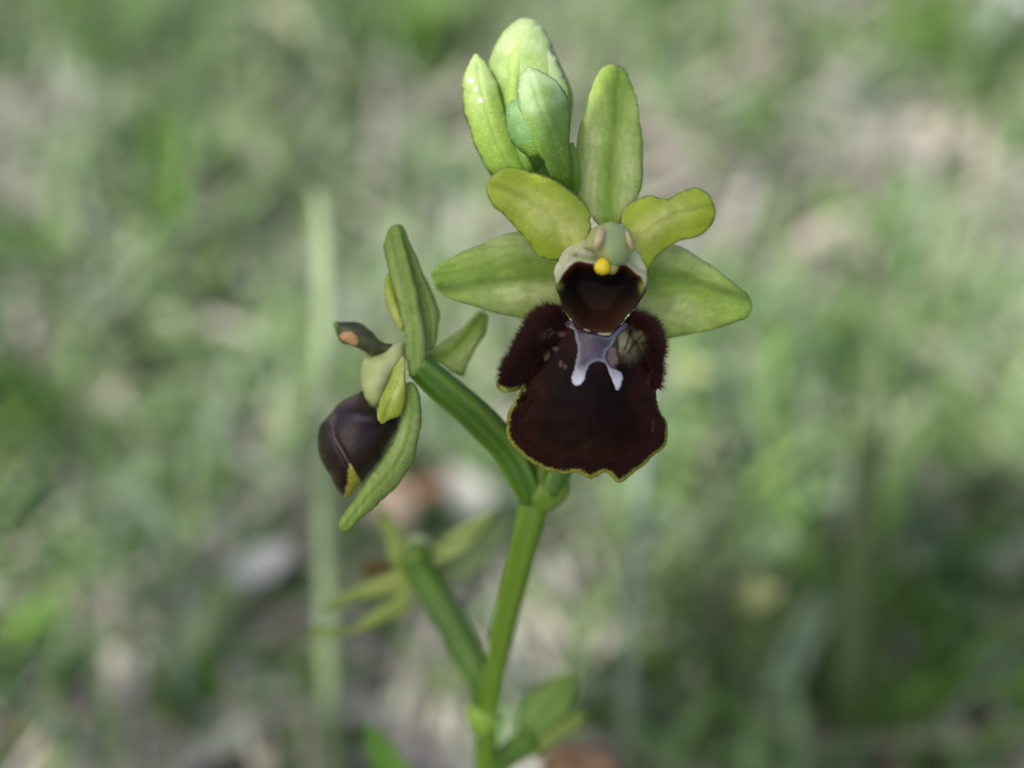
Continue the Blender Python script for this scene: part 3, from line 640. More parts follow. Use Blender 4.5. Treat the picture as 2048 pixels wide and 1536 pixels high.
def lip2_color(k):
    x, y = k['x'], k['y']; n = vnoise(k['P'], .05, 6)
    c = mix(np.array([.010, .0032, .0025]), np.array([.026, .008, .006]), sstep(.0, .9, n + .3))
    c = mix(c, np.array([.10, .055, .05]), .8 * sstep(825, 800, y + 5 * n) * sstep(740, 700, x))  # highlight on top of the hump, painted into the colour
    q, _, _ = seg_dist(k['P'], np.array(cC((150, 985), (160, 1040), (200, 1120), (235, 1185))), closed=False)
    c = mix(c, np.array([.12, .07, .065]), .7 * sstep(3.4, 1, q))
    c = mix(c, np.array([.11, .09, .105]), .75 * np.exp(-(((x - 728) / 26) ** 2 + ((y - 838 - .15 * (x - 728)) / 7) ** 2)) * (.8 + n))  # bluish gloss streak, a highlight painted into the colour
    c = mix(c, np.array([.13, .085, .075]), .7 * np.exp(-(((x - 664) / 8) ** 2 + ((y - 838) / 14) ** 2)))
    tri = in_poly(k['P'], np.array(cC((232, 1170), (292, 1272), (230, 1345), (205, 1330), (225, 1260))))
    c = mix(c, np.array([.32, .31, .03]), tri * 1.0)
    return c
def lip2_z(x, y):
    d, _, _ = seg_dist(np.stack([x, y], 1), np.array(cC((150, 985), (160, 1040), (200, 1120), (235, 1185))), closed=False)
    return -4.2 - .35 * np.exp(-(d / 4) ** 2)
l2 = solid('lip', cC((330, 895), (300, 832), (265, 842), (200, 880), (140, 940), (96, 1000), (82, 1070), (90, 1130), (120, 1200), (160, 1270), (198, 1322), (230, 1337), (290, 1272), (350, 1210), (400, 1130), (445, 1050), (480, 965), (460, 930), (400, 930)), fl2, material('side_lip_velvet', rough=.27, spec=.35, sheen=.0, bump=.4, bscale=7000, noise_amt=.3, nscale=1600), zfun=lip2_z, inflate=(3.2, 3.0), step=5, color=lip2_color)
l2['label'] = 'dark brown humped lip seen in profile'

# lower flower seen from behind, out of focus
fl3 = empty('flower', orchid); fl3['label'] = 'lower flower seen from behind on a straight green ovary'
tube('ovary', [(968, 1400, -20.5, .9), (955, 1352, -20.4, 1.3), (930, 1300, -21.4, 1.5), (895, 1232, -23, 1.58), (862, 1180, -24.4, 1.5), (835, 1138, -25.8, 1.25)], fl3, M_stem, ribs=6, ribd=.07, color=ovary_color)
low_c = lambda sd: sepal_color(sd, base=np.array([.26, .35, .055]), pale=np.array([.36, .42, .13]), dark=np.array([.12, .17, .03]))
zc = -27.0
solid('petal', cD((680, 470), (560, 500), (450, 550), (350, 600), (245, 655), (230, 690), (290, 682), (420, 645), (540, 625), (680, 600)), fl3, M_petal, axis=cD((680, 530), (235, 675)), z=(zc, zc - 2), cup=-.4, color=low_c(31), step=7)
solid('sepal', cD((700, 560), (600, 630), (520, 680), (450, 730), (400, 778), (320, 800), (200, 785), (140, 795), (150, 822), (300, 838), (450, 802), (580, 752), (700, 685)), fl3, M_petal, axis=cD((720, 600), (450, 770), (140, 808)), z=(zc, zc - 1), cup=-.4, color=low_c(32), step=7)
solid('petal', cD((540, 145), (528, 200), (555, 300), (578, 400), (630, 480), (690, 420), (680, 320), (620, 225), (580, 165)), fl3, M_petal, axis=cD((640, 480), (545, 145)), z=(zc, zc - 3), cup=-.4, color=low_c(33), step=7)
solid('sepal', cD((760, 400), (800, 362), (860, 318), (950, 250), (1060, 190), (1140, 173), (1155, 195), (1100, 262), (1040, 332), (960, 402), (860, 452), (790, 470)), fl3, M_petal, axis=cD((760, 430), (1150, 185)), z=(zc, zc + 1), cup=-.4, color=sepal_color(34, base=np.array([.28, .36, .06])), step=7)
solid('petal', cD((780, 440), (900, 425), (1050, 330), (1180, 215), (1232, 180), (1205, 290), (1125, 430), (1050, 502), (950, 552), (860, 545), (780, 510)), fl3, M_petal, axis=cD((780, 480), (1000, 440), (1225, 190)), z=(zc - 1.2, zc - 3), cup=-.5, color=sepal_color(35, base=np.array([.28, .38, .13]), pale=np.array([.36, .44, .22])), step=7)
solid('receptacle', cD((640, 480), (640, 400), (680, 345), (740, 330), (795, 360), (812, 420), (800, 475), (740, 510), (680, 510)), fl3, M_stem, zfun=lambda x, y: zc + .6 + 0 * x, inflate=(1.4, 1.4), step=6, color=lambda k: np.tile(GR * .9, (len(k['x']), 1)))
solid('column', cD((680, 340), (690, 300), (740, 285), (800, 310), (810, 345), (770, 370), (710, 370)), fl3, M_col, zfun=lambda x, y: zc - .8 + 0 * x, inflate=(1, 1), step=6, color=lambda k: np.tile(np.array([.34, .40, .20]), (len(k['x']), 1)))
solid('lip', cD((440, 470), (465, 425), (500, 440), (560, 430), (640, 470), (640, 540), (560, 560), (500, 540), (450, 510)), fl3, M_lip, zfun=lambda x, y: zc - 3 + 0 * x, inflate=(1.5, 2), step=7, color=lambda k: np.tile(np.array([.10, .07, .02]), (len(k['x']), 1)))

# lowest flower, partly below the picture
fl4 = empty('flower', orchid); fl4['label'] = 'lowest flower with wilted brown lip'
tube('ovary', [(978, 1560, -25, 1.0), (1000, 1525, -24.6, 1.2), (1030, 1500, -24.2, 1.3), (1065, 1478, -24, 1.2)], fl4, M_stem, ribs=6, color=ovary_color)
solid('sepal', cD((1290, 1420), (1258, 1300), (1282, 1190), (1350, 1112), (1450, 1055), (1560, 1038), (1580, 1100), (1550, 1220), (1470, 1300), (1380, 1390)), fl4, M_petal, axis=cD((1300, 1420), (1420, 1230), (1565, 1045)), z=(-24, -25.5), cup=-.8, color=sepal_color(41, base=np.array([.20, .34, .05]), pale=np.array([.26, .40, .09])), step=8)
solid('petal', cD((1330, 1440), (1380, 1380), (1450, 1310), (1560, 1240), (1640, 1250), (1600, 1330), (1480, 1400), (1380, 1480)), fl4, M_petal, axis=cD((1350, 1450), (1630, 1250)), z=(-24, -26), cup=-.5, color=low_c(42), step=8)
solid('lip', cD((1400, 1480), (1450, 1420), (1550, 1390), (1660, 1410), (1760, 1450), (1830, 1540), (1800, 1660), (1650, 1720), (1480, 1650), (1400, 1560)), fl4, M_dry, zfun=lambda x, y: -40 + 0 * x, inflate=(2.5, 2), step=9, color=lambda k: mix(np.array([.18, .105, .055]), np.array([.27, .17, .10]), .5 + vnoise(k['P'], .02, 2)))

# basal leaves, hidden below the frame except one blade
def long_leaf(parent, a, b, w, up, name='leaf', cc=(.09, .19, .03)):
    a = np.array(a); b = np.array(b); n = 10; vs = []; fs = []
    side = np.cross(b - a, [0, 0, 1.0]); side /= np.linalg.norm(side)
    for i in range(n + 1):
        t = i / n; p = a + (b - a) * t + np.array([0, 0, 1]) * up * math.sin(math.pi * t)
        ww = w * math.sin(math.pi * min(.06 + t * .94, .999)) ** .6
        for s in (-1, -.5, 0, .5, 1): vs.append(p + side * ww * s / 2 + np.array([0, 0, 1]) * abs(s) * ww * .18)
    for i in range(n):
        for k in range(4): q = i * 5 + k; fs.append((q, q + 1, q + 6, q + 5))
    return finish(name, vs, fs, M_leaf, parent, np.tile(np.array(cc), (len(vs), 1)), recalc=False)
B0 = np.array([foot[0], foot[1], gz])
for ang, ln, wd in ((.4, .055, .016), (1.7, .05, .015), (2.9, .06, .017), (4.2, .05, .015), (5.3, .045, .014)):
    e = B0 + np.array([math.cos(ang) * ln, math.sin(ang) * ln, .004]); long_leaf(orchid, B0 + [0, 0, .001], e, wd, .016)
bl = W(800, 1560, -34); tipb = W(722, 1440, -36)
long_leaf(orchid, B0 + [0, 0, .002], np.array([tipb[0], tipb[1], tipb[2]]), .006, .02, name='bract_leaf', cc=(.10, .22, .03))

# ------------------------------------------------------------------ things in the meadow
def stalk(name, label, cat, pts, mat, color, group=None):
    """a grass stalk from the soil; pts (px, py, z mm, radius mm), lowest point is carried down into the ground"""
    w = [(*W(a, b, c), r / 1000) for a, b, c, r in pts]
    x, y = w[-1][0], w[-1][1]
    if w[-1][2] > float(ground_z(x, y)) + .004: w.append((x + .002, y - .001, float(ground_z(x, y)) - .004, w[-1][3]))
    o = tube(name, w[::-1], None, mat, n=50, seg=10, world=True, color=lambda t, a: np.tile(np.array(color), (len(a), 1)) * (.85 + .3 * t)[:, None])
    return tag(o, label, cat, group)
stalk('grass_stalk', 'thick pale green grass stalk rising behind the sideways flower', 'grass stalk', [(626, 385, -80, .5), (646, 430, -78, 1.4), (652, 600, -76, 1.7), (648, 900, -78, 1.6), (655, 1200, -84, 1.45), (668, 1536, -92, 1.35)], M_leaf, (.225, .295, .155))
stalk('grass_stalk', 'tall dark green grass stalk growing from the shaded tuft', 'grass stalk', [(1752, 640, -100, .8), (1745, 800, -98, 2.2), (1730, 1000, -96, 2.9), (1712, 1200, -98, 3.1), (1700, 1400, -102, 3.1)], M_leaf, (.075, .11, .035))
stalk('grass_stalk', 'slender pale grey stalk rising behind the dark lip', 'grass stalk', [(1290, 690, -92, .5), (1288, 800, -90, 1.0), (1280, 960, -90, 1.2), (1265, 1150, -94, 1.3), (1255, 1400, -100, 1.3)], M_leaf, (.24, .30, .22))
def straw(label, p0, p1, r, color, lift=.012, name='dry_stalk'):
    a = hit(*p0); b = hit(*p1); m = (a + b) / 2
    lo_ = lambda p, l: (p[0], p[1], float(ground_z(p[0], p[1])) + l, r / 1000)
    o = tube(name, [lo_(a, lift * .35), lo_(m, lift), lo_(b, lift * .6)], None, M_dry, n=16, seg=8, world=True, color=lambda t, a: np.tile(np.array(color), (len(a), 1)))
    return tag(o, label, 'dead stalk')
straw('pale bleached straw lying aslant on the upper slope', (500, 60), (680, 190), 3.0, (.45, .43, .31))
straw('tan dead stalk leaning over the bright green tufts', (225, 600), (50, 880), 1.5, (.34, .30, .20), .008)
straw('long grey straw lying across bare litter', (250, 670), (620, 760), 2.0, (.36, .34, .29))
straw('silvery weathered twig crossing the top of the slope', (1890, -20), (2120, 110), 2.2, (.48, .48, .49), .012, 'twig')
straw('short cream straw lying beside the dark stalk', (1655, 855), (1745, 1010), 2.0, (.46, .40, .32))
for i_, (p0_, p1_, lab_) in enumerate([((90, 180), (210, 300), 'thin buff straw lying below the bluish herbs'), ((380, 240), (480, 150), 'thin tan straw lying over greyish dead leaves'), ((700, 560), (900, 640), 'thin grey straw lying behind the sideways flower'), ((60, 1130), (200, 1290), 'thin pale straw lying under bluish leaves'), ((420, 930), (620, 900), 'thin brownish straw lying on bare litter'), ((1380, 560), (1500, 480), 'thin pale straw lying beside the upper petal'), ((1800, 740), (2000, 690), 'thin grey straw lying over the bare patch'), ((1560, 60), (1640, 180), 'thin buff straw on the upper slope among yellowish herbs'), ((380, 1400), (560, 1330), 'thin cream straw lying near the pale stalk foot')]):
    straw(lab_, p0_, p1_, 1.3, ((.34, .31, .22), (.30, .29, .25), (.38, .36, .28))[i_ % 3], .008)
straw('pinkish cream straw lying in the bare patch', (1540, 590), (1720, 500), 3.0, (.46, .40, .35))

# small herbs: rosettes of leaves, each leaf a part
def leaf_mesh(name, L, Wd, bend, seed):
    n, k = 8, 5; v = []; f = []; r = random.Random(seed); cs = []
    for i in range(n + 1):
        t = i / n; w = Wd * (math.sin(math.pi * (t * .93 + .05)) ** .75) / 2
        for j in range(k):
            s = j / (k - 1) * 2 - 1
            v.append((L * t * math.cos(bend * t), w * s, L * t * math.sin(bend * .9) * (1 - .55 * t) + abs(s) * w * .25 + r.uniform(-1, 1) * L * .008)); cs.append(1 - .3 * math.exp(-(s / .2) ** 2))
    for i in range(n):
        for j in range(k - 1): q = i * k + j; f.append((q, q + 1, q + k + 1, q + k))
    m = bpy.data.meshes.new(name); m.from_pydata(v, [], f); m.polygons.foreach_set('use_smooth', [True] * len(f))
    a = m.color_attributes.new('Col', 'FLOAT_COLOR', 'POINT')
    a.data.foreach_set('color', np.array([[c, c, c, 1] for c in cs], np.float32).ravel())
    return m
def tinted(name, base, **k): # leaf material: vertex shade times a colour
    m = material(name, **k); N = m.node_tree.nodes; L = m.node_tree.links
    vc = [n for n in N if n.type == 'VERTEX_COLOR'][0]; mul = [n for n in N if n.type == 'MIX'][0]
    mx = N.new('ShaderNodeMix'); mx.data_type = 'RGBA'; mx.blend_type = 'MULTIPLY'; mx.inputs[0].default_value = 1; mx.inputs[7].default_value = (*base, 1)
    L.new(vc.outputs[0], mx.inputs[6]); L.new(mx.outputs[2], mul.inputs[6]); return m
TINT = {'bright': tinted('bright_leaf', (.15, .29, .05), rough=.45, translucent=.3, nscale=300), 'deep': tinted('deep_leaf', (.055, .14, .025), rough=.45, translucent=.25, nscale=300),
        'glaucous': tinted('glaucous_leaf', (.17, .25, .17), rough=.5, translucent=.25, nscale=300), 'yellow': tinted('yellowish_leaf', (.24, .30, .07), rough=.5, translucent=.3, nscale=300)}
HL = {'bright': ('small bright green leafy herb growing among the straw', 'bright green herbs in the meadow'), 'deep': ('small deep green leafy herb growing among the straw', 'deep green herbs in the meadow'),
      'glaucous': ('small bluish green leafy herb growing among the straw', 'bluish green herbs in the meadow'), 'yellow': ('small yellowish green leafy herb growing among the straw', 'yellowish green herbs in the meadow')}
LM = {}
for kind in TINT:
    LM[kind] = []
    for i in range(3):
        m = leaf_mesh('leaf', 1, .34 + .1 * i, .5 + .35 * i, i); m.materials.append(TINT[kind]); LM[kind].append(m)
def herb(px, py, size, kind, nl=7):
    p = hit(px, py); p[2] = float(ground_z(p[0], p[1])); t = empty('meadow_herb'); t.location = p
    tag(t, HL[kind][0], 'herb', HL[kind][1])
    for i in range(nl):
        o = bpy.data.objects.new('leaf', LM[kind][i % 3]); COL.objects.link(o); o.parent = t
        s = size / 1000 * random.uniform(.7, 1.15); o.scale = (s, s, s); o.rotation_euler = (random.uniform(-.2, .2), -random.uniform(.05, .9), i * 2.4 + random.uniform(-.4, .4)); o.location = (0, 0, .001)
for a in [(350, 400, 26, 'bright'), (300, 480, 20, 'deep'), (330, 500, 20, 'yellow'), (450, 650, 18, 'deep'), (110, 590, 24, 'bright'), (30, 570, 20, 'deep'), (30, 900, 26, 'bright'), (70, 350, 18, 'bright'), (210, 60, 22, 'bright'), (90, 130, 20, 'bright'), (20, 60, 24, 'deep'), (260, 190, 22, 'glaucous'), (520, 40, 22, 'deep'), (640, 70, 20, 'deep'), (870, 90, 26, 'bright'), (860, 190, 22, 'bright'), (780, 260, 20, 'deep'), (180, 440, 18, 'glaucous'), (200, 520, 18, 'glaucous'), (690, 300, 18, 'deep'), (500, 490, 18, 'glaucous'),
          (1450, 60, 24, 'bright'), (1330, 40, 22, 'deep'), (1600, 240, 26, 'deep'), (1680, 130, 24, 'yellow'), (1800, 150, 26, 'bright'), (1700, 270, 24, 'glaucous'), (1500, 270, 22, 'bright'), (1460, 330, 22, 'deep'), (1950, 270, 26, 'bright'), (1750, 530, 22, 'bright'), (1830, 420, 20, 'deep'), (1950, 60, 22, 'deep'), (1480, 700, 24, 'bright'), (1560, 660, 22, 'bright'), (1690, 730, 22, 'bright'), (1420, 640, 18, 'deep'), (1650, 980, 18, 'bright'), (1820, 940, 18, 'bright'), (2000, 1000, 16, 'bright'), (1380, 1080, 18, 'glaucous'), (1350, 1150, 18, 'glaucous'), (1330, 1320, 18, 'bright'), (1650, 1170, 20, 'deep'), (1900, 1250, 22, 'deep'), (1750, 1320, 20, 'deep'), (1900, 1330, 20, 'bright'), (1850, 1430, 22, 'glaucous'), (1600, 1450, 18, 'deep'), (1560, 1380, 18, 'glaucous'), (2010, 1200, 20, 'deep'),
          (230, 1130, 20, 'glaucous'), (260, 1180, 20, 'bright'), (130, 1060, 18, 'glaucous'), (60, 1420, 20, 'deep'), (90, 1340, 18, 'deep'), (430, 1480, 20, 'bright'), (480, 1280, 16, 'bright'), (380, 1020, 18, 'deep'), (330, 1270, 16, 'glaucous'), (820, 1380, 16, 'glaucous'), (560, 980, 18, 'glaucous'), (780, 430, 16, 'deep'), (1180, 1100, 18, 'bright'), (1160, 1000, 16, 'bright'), (1450, 1240, 16, 'yellow'), (1230, 1250, 16, 'bright'), (1470, 1020, 18, 'deep')]:
    herb(*a)
rh = random.Random(11)
for i in range(70):
    herb(rh.uniform(-60, 2110), rh.uniform(-30, 1560), rh.uniform(13, 20), rh.choice(['bright', 'bright', 'deep', 'glaucous', 'yellow']), 6)
# upright tufts of broader grass, each blade a part
TB = []
for i in range(4):
    v = []; f = []
    for q in np.linspace(0, 1, 7):
        w = .022 * (1 - q ** 2.2) + .001
        for sgn in (-1, 0, 1): v.append((.12 * (1 + i) * q ** 2, sgn * w, q - .03 - .1 * i * q ** 3 + (0 if sgn else -.012)))
    for j in range(6):
        for e in range(2): q = j * 3 + e; f.append((q, q + 1, q + 4, q + 3))
    m = bpy.data.meshes.new('blade'); m.from_pydata(v, [], f); m.polygons.foreach_set('use_smooth', [True] * len(f))
    c = m.color_attributes.new('Col', 'FLOAT_COLOR', 'POINT'); c.data.foreach_set('color', np.ones(len(v) * 4, np.float32)); m.materials.append(TINT[('deep', 'bright', 'glaucous', 'bright')[i]]); TB.append(m)
def tuft(px, py, size, nb, label, group=None):
    p = hit(px, py); t = empty('grass_tuft'); t.location = (p[0], p[1], float(ground_z(p[0], p[1]))); tag(t, label, 'grass tuft', group)
    for i in range(nb):
        o = bpy.data.objects.new('blade', TB[rh.randrange(4)]); COL.objects.link(o); o.parent = t; s_ = size / 1000 * rh.uniform(.55, 1.1)
        o.scale = (s_, s_ * rh.uniform(1, 1.8), s_); o.location = (rh.uniform(-.008, .008), rh.uniform(-.008, .008), 0); o.rotation_euler = (rh.uniform(-.15, .15), rh.uniform(-.1, .35), rh.uniform(0, 6.28))
SH_T = ('deep green upright grass tuft standing in the shade', 'shaded grass tufts'); SU_T = ('sunlit upright grass tuft standing among the straw', 'sunlit grass tufts')
for px, py, sz_, nb, (lb, gp) in [(1560, 1330, 52, 16, SH_T), (1690, 1290, 60, 18, SH_T), (1830, 1360, 50, 16, SH_T), (1960, 1330, 50, 14, SH_T), (1480, 1480, 45, 14, SH_T), (1750, 1500, 45, 14, SH_T), (1900, 1540, 45, 14, SH_T), (1620, 1560, 45, 14, SH_T),
                                  (1300, 1280, 45, 12, SU_T), (1370, 1180, 45, 12, SU_T), (1480, 960, 50, 12, SU_T), (1640, 860, 55, 12, SU_T), (60, 1440, 45, 14, SU_T), (330, 1530, 45, 12, SU_T), (620, 1560, 45, 12, SU_T), (200, 1180, 45, 12, SU_T), (440, 1120, 40, 10, SU_T), (60, 980, 45, 12, SU_T), (370, 520, 55, 10, SU_T), (1500, 420, 60, 12, SU_T), (1900, 250, 70, 12, SU_T), (250, 220, 65, 12, SU_T), (820, 190, 65, 12, SU_T), (1160, 1480, 40, 10, SU_T), (1170, 1130, 40, 10, SU_T)]:
    tuft(px, py, sz_, nb, lb, gp)

# broad dead leaves lying on the litter
DL = []
def dead_leaf_mesh(i):
    r = random.Random(40 + i); n, k = 8, 7; v = []; f = []; ph = r.uniform(0, 6)
    for a in range(n + 1):
        t = a / n; w = .5 * math.sin(math.pi * (t * .92 + .06)) ** .8 * r.uniform(.9, 1.1) / 2 * 1.3
        for j in range(k):
            s = j / (k - 1) * 2 - 1
            v.append((t - .5, w * s, .10 * s * s + .07 * math.sin(4 * t + ph) + r.uniform(-.012, .012)))
    for a in range(n):
        for j in range(k - 1): q = a * k + j; f.append((q, q + 1, q + k + 1, q + k))
    m = bpy.data.meshes.new('dead_leaf'); m.from_pydata(v, [], f); m.polygons.foreach_set('use_smooth', [True] * len(f))
    c = m.color_attributes.new('Col', 'FLOAT_COLOR', 'POINT'); c.data.foreach_set('color', np.ones(len(v) * 4, np.float32)); return m
DT = {'grey': (tinted('dead_leaf_grey', (.33, .315, .30), rough=.8, spec=.2, nscale=250, noise_amt=.3), 'greyish dead leaf lying curled on the litter', 'greyish dead leaves on the ground'),
      'tan': (tinted('dead_leaf_tan', (.33, .30, .22), rough=.8, spec=.2, nscale=250, noise_amt=.3), 'tan dead leaf lying curled on the litter', 'tan dead leaves on the ground'),
      'cream': (tinted('dead_leaf_cream', (.43, .41, .33), rough=.8, spec=.2, nscale=250, noise_amt=.2), 'cream bleached dead leaf lying curled on the litter', 'cream dead leaves on the ground'),
      'brown': (tinted('dead_leaf_brown', (.16, .13, .10), rough=.8, spec=.2, nscale=250, noise_amt=.3), 'dark brown dead leaf lying curled on the litter', 'dark brown dead leaves on the ground')}
DM = {}
for kd in DT:
    DM[kd] = []
    for i in range(2): m = dead_leaf_mesh(i); m.materials.append(DT[kd][0]); DM[kd].append(m)
def dead_leaf(px, py, size, kd, label=None, mesh=None):
    p = hit(px, py); o = bpy.data.objects.new('dead_leaf', mesh or random.choice(DM[kd])); COL.objects.link(o)
    o.location = (p[0], p[1], float(ground_z(p[0], p[1])) + .006); s = size / 1000; o.scale = (s, s, s); o.rotation_euler = (random.uniform(-.25, .35), random.uniform(-.3, .3), random.uniform(0, 6.28))
    tag(o, label or DT[kd][1], 'dead leaf', None if label else DT[kd][2]); return o
for a in [(130, 220, 26, 'grey'), (160, 250, 22, 'grey'), (420, 215, 26, 'tan'), (400, 260, 22, 'tan'), (400, 300, 24, 'grey'), (545, 315, 28, 'grey'), (560, 210, 20, 'grey'), (300, 370, 20, 'tan'), (70, 415, 20, 'tan'), (200, 420, 18, 'brown'), (210, 615, 22, 'cream'), (320, 600, 26, 'brown'), (250, 700, 20, 'brown'), (490, 400, 24, 'grey'), (860, 270, 24, 'grey'), (790, 120, 22, 'tan'), (560, 560, 22, 'tan'), (720, 440, 20, 'tan'), (520, 690, 22, 'grey'), (180, 850, 22, 'brown'), (240, 960, 18, 'brown'), (400, 850, 18, 'brown'), (430, 810, 20, 'tan'), (560, 890, 22, 'tan'), (310, 980, 18, 'tan'), (490, 970, 18, 'brown'), (540, 860, 20, 'grey'), (430, 1180, 18, 'tan'), (470, 1210, 18, 'grey'), (400, 1310, 18, 'brown'), (350, 1390, 22, 'grey'), (250, 1440, 22, 'grey'), (130, 1260, 18, 'grey'), (570, 1430, 20, 'tan'), (600, 1330, 16, 'tan'), (90, 1500, 20, 'brown'), (500, 1350, 16, 'brown'), (860, 1490, 18, 'grey'), (780, 1250, 18, 'grey'), (1130, 1300, 18, 'grey'), (1110, 1200, 18, 'grey'), (1280, 1080, 16, 'cream'), (1290, 1100, 18, 'grey'),
          (1840, 300, 34, 'cream'), (1780, 320, 28, 'cream'), (1660, 510, 30, 'cream'), (1590, 560, 28, 'grey'), (1560, 600, 26, 'grey'), (1690, 380, 24, 'grey'), (1570, 470, 22, 'brown'), (1740, 370, 22, 'brown'), (1890, 520, 26, 'grey'), (1980, 640, 30, 'grey'), (2010, 700, 30, 'grey'), (1940, 790, 26, 'cream'), (1900, 860, 24, 'tan'), (1980, 880, 24, 'tan'), (2030, 960, 22, 'cream'), (1830, 1060, 20, 'cream'), (1680, 880, 20, 'cream'), (1500, 180, 24, 'tan'), (1800, 40, 26, 'tan'), (1480, 450, 24, 'grey'), (1640, 1120, 18, 'cream'), (1450, 960, 18, 'tan'), (1400, 1420, 20, 'grey'), (1440, 1490, 20, 'grey'), (1330, 1500, 20, 'tan'), (2030, 1450, 20, 'grey'), (1560, 1330, 18, 'tan'), (1850, 660, 22, 'tan'), (1930, 380, 24, 'tan'), (1280, 60, 24, 'tan'), (1330, 200, 22, 'grey'), (1400, 250, 24, 'grey'), (1330, 320, 22, 'tan'), (1420, 160, 20, 'tan'), (1580, 990, 18, 'grey'), (1530, 850, 20, 'grey'), (1380, 880, 18, 'tan')]:
    dead_leaf(*a)
for nm, base, px, py, size, lab in (('dead_leaf_rust', (.30, .16, .085), 850, 1125, 9, 'rust orange dead leaf lying behind the lower flower'), ('dead_leaf_white', (.42, .43, .40), 545, 1265, 10, 'almost white dead leaf lying near the pale grass stalk'), ('dead_leaf_pale', (.28, .28, .25), 940, 1135, 11, 'pale cream dead leaf lying behind the green stem'), ('dead_leaf_buff', (.55, .42, .30), 795, 1150, 11, 'buff dead leaf lying under the rust orange one')):
    m = dead_leaf_mesh(0); m.materials.append(tinted(nm, base, rough=.8, nscale=250)); o = dead_leaf(px, py, size * 1.3, 'tan', lab, m); o.location.z += .013

# three small yellow flowers
M_ypet = material('yellow_petal', color=(.42, .45, .19), rough=.5, translucent=.3, noise_amt=.1)
def ymesh():
    v = []; f = []
    for i, t in enumerate(np.linspace(0, 1, 6)):
        w = .32 * math.sin(math.pi * (.1 + .82 * t)) ** .7
        for s in (-1, 0, 1): v.append((t, s * w, .25 * t * t + .1 * abs(s)))
    for i in range(5):
        for j in range(2): q = i * 3 + j; f.append((q, q + 1, q + 4, q + 3))
    m = bpy.data.meshes.new('petal'); m.from_pydata(v, [], f); m.polygons.foreach_set('use_smooth', [True] * len(f)); m.materials.append(M_ypet); return m
YM = ymesh()
for px, py, size, z, lab in ((1368, 742, 4.5, -150, 'small pale yellow flower just beside the dark orchid lip'), (1500, 1190, 5.0, -105, 'small pale yellow flower standing at the edge of the shaded tuft'), (2030, 152, 7.5, -285, 'small golden flower near the silvery twig')):
    h = W(px, py, z); t = empty('yellow_flower'); gzz = float(ground_z(h[0], h[1])); t.location = (h[0], h[1], gzz); tag(t, lab, 'yellow flower', None)
    hh = h[2] - gzz
    st = tube('stem', [(0, 0, -.003, .0006), (.001, 0, hh * .5, .0005), (0, 0, hh, .0005)], t, M_stem, n=10, seg=8, world=True, color=stem_color)
    for i in range(5):
        o = bpy.data.objects.new('petal', YM); COL.objects.link(o); o.parent = t; o.location = (0, 0, hh); s = size / 1000; o.scale = (s, s, s); o.rotation_euler = (.5, 0, i * 1.2566)
    ct = finish('flower_centre', [(math.cos(a) * .0012 * math.sin(b), math.sin(a) * .0012 * math.sin(b), hh + .0004 + .0010 * math.cos(b)) for b in (.2, .8, 1.5) for a in np.linspace(0, 5.5, 8)], [(r * 8 + k, r * 8 + (k + 1) % 8, (r + 1) * 8 + (k + 1) % 8, (r + 1) * 8 + k) for r in range(2) for k in range(8)] + [tuple(range(8))], M_ypet, t)

# ------------------------------------------------------------------ unseen shrub added behind the viewpoint, its leaves hung to shade the flowers
shrub = empty('added_shade_shrub'); tag(shrub, 'unseen broad leaved shrub added behind the viewpoint to shade the orchid', 'shrub')
M_bark = material('bark', color=(.16, .12, .085), rough=.85, noise_amt=.3, nscale=200)
sx, sy = -.42, -.26; sz = float(ground_z(sx, sy)); shrub.location = (0, 0, 0)
TR = [(sx, sy, sz - .01, .009), (sx + .02, sy + .01, .15, .008), (sx + .03, sy + .02, .32, .007), (sx + .06, sy + .03, .5, .005), (sx + .08, sy + .05, .7, .003)]
tube('trunk', TR, shrub, M_bark, n=24, seg=10, world=True)
HM = []
for i in range(2):
    m = leaf_mesh('leaf', 1, .80, .12, 60 + i); m.materials.append(tinted('shade_shrub_leaf_%d' % i, (.08 + .02 * i, .16, .035), rough=.5, translucent=.1, nscale=120)); HM.append(m)
e1 = np.cross(SUN, [0, 0, 1.0]); e1 /= np.linalg.norm(e1); e2 = np.cross(e1, SUN)      # e1 sideways, e2 up, both across the sunbeam
from mathutils import Matrix
SO = W(1180, 500, 0)
def shade_leaf(a, b, dist, size, ang, tilt=0.):
    """hang a leaf across the sunbeam, a mm sideways and b mm up from the beam through the open flower"""
    c = SO + e1 * a / 1000 + e2 * b / 1000 + SUN * dist
    ax = math.cos(ang) * e1 + math.sin(ang) * e2; ay = np.cross(SUN, ax); n = SUN * math.cos(tilt) + ay * math.sin(tilt); ay = np.cross(n, ax)
    s = size / 1000; o = bpy.data.objects.new('leaf', random.choice(HM)); COL.objects.link(o); o.parent = shrub
    o.matrix_world = Matrix(((ax[0] * s, ay[0] * s, n[0] * s, c[0] - ax[0] * s / 2), (ax[1] * s, ay[1] * s, n[1] * s, c[1] - ax[1] * s / 2), (ax[2] * s, ay[2] * s, n[2] * s, c[2] - ax[2] * s / 2), (0, 0, 0, 1)))
    return c - ax * s / 2
SHADE = [(-18.6, 13, .19, 64, 1.287), (7, -15.5, .20, 46, .0), (-14, -20, .23, 46, .2), (-12, -38, .25, 42, .1), (-32, -30, .25, 40, .8), (14, -39, .26, 34, .1)]
bases = [shade_leaf(*a) for a in SHADE]
fork = np.array(TR[2][:3]); cen = np.mean(bases, 0)
tube('limb', [(*fork, .005), (*((fork + cen) / 2 + [0, -.02, .03]), .004), (*(cen + SUN * .02), .0025), (*(cen + SUN * .02 + [.05, .02, .0]), .0015)], shrub, M_bark, n=24, seg=8, world=True)
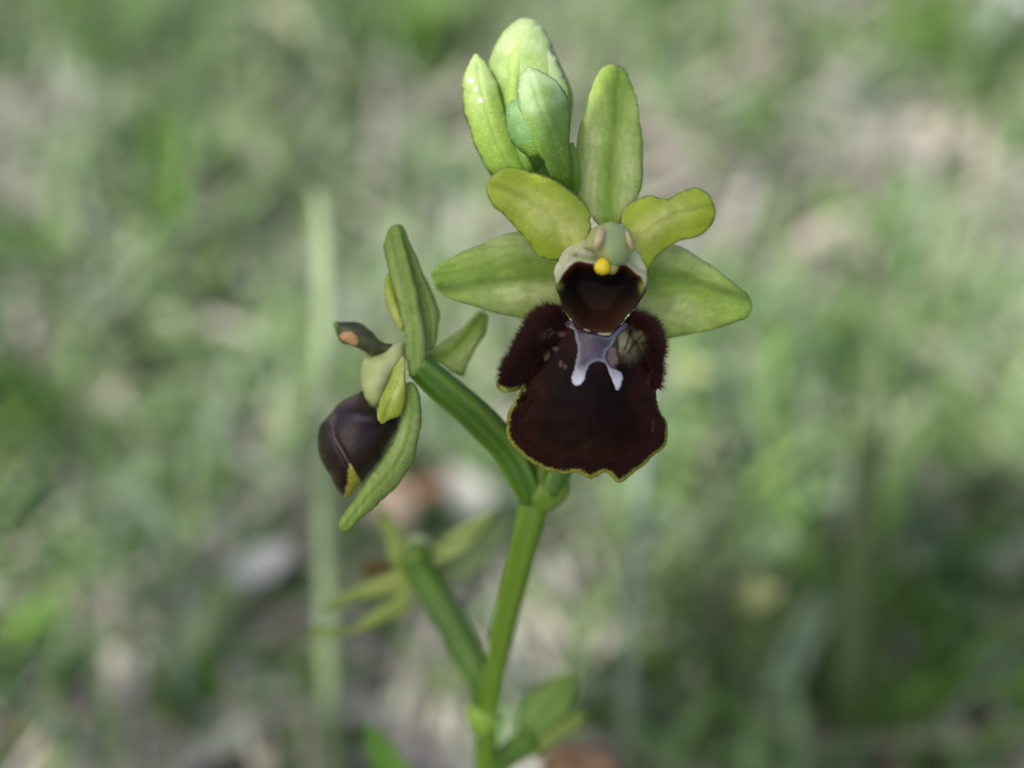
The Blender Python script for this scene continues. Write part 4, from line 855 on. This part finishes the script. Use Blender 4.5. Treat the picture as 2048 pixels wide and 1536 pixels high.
for b in bases:
    q = cen + SUN * .02
    tube('twig', [(*q, .0013), (*((q + b) / 2 + SUN * .006), .001), (*b, .0008)], shrub, M_bark, n=8, seg=6, world=True)
r9 = random.Random(3)
for i in range(26):      # the rest of the added shrub's crown
    t = r9.uniform(.25, 1); j = min(3, int(t * 4)); p = np.array(TR[j][:3]) * (1 - (t * 4 - j)) + np.array(TR[min(4, j + 1)][:3]) * (t * 4 - j)
    o = bpy.data.objects.new('leaf', HM[i % 2]); COL.objects.link(o); o.parent = shrub; a = r9.uniform(1.5, 5.0)
    o.location = p; o.scale = (.06,) * 3; o.rotation_euler = (r9.uniform(-.3, .3), r9.uniform(-.5, .3), a)

# ------------------------------------------------------------------ tell alike background things apart by what they stand beside
MARKS = [('the thick pale grass stalk', 652, 900), ('the foot of the thick pale stalk', 668, 1480), ('the tall dark stalk', 1730, 900), ('the silvery weathered twig', 1990, 50), ('the small golden flower', 2030, 152), ('the rust orange dead leaf', 850, 1000), ('the almost white dead leaf', 535, 1140),
         ('the tan leaning dead stalk', 130, 750), ('the long grey straw', 430, 715), ('the pale bleached straw', 590, 125), ('the short cream straw', 1700, 930), ('the pinkish cream straw', 1630, 545), ('the orchid buds', 1040, 150), ('the dark orchid lip', 1360, 850), ('the lowest orchid flower', 1160, 1450), ('the yellow flower by the dark lip', 1368, 760), ('the yellow flower by the shaded tuft', 1500, 1210)]
def to_px(o):
    v = np.array(o.location) - CAM; d = v @ FWD
    return 1024 + (v @ RIGHT) / d * FPX, 768 - (v @ UP) / d * FPX
pool = [(o, *to_px(o)) for o in bpy.data.objects if o.parent is None and o.get('group') and 'shaded' not in o['group']]
done = set()
for mark, mx_, my_ in MARKS:
    best = {}
    for o, x_, y_ in pool:
        d_ = math.hypot(x_ - mx_, y_ - my_)
        if o.name not in done and d_ < 190 and d_ < best.get(o['label'], (1e9,))[0]: best[o['label']] = (d_, o)
    for lab_, (d_, o) in list(best.items()):
        head = lab_.split(' growing')[0].split(' lying')[0].split(' standing')[0]
        o['label'] = head + ' close beside ' + mark; done.add(o.name)
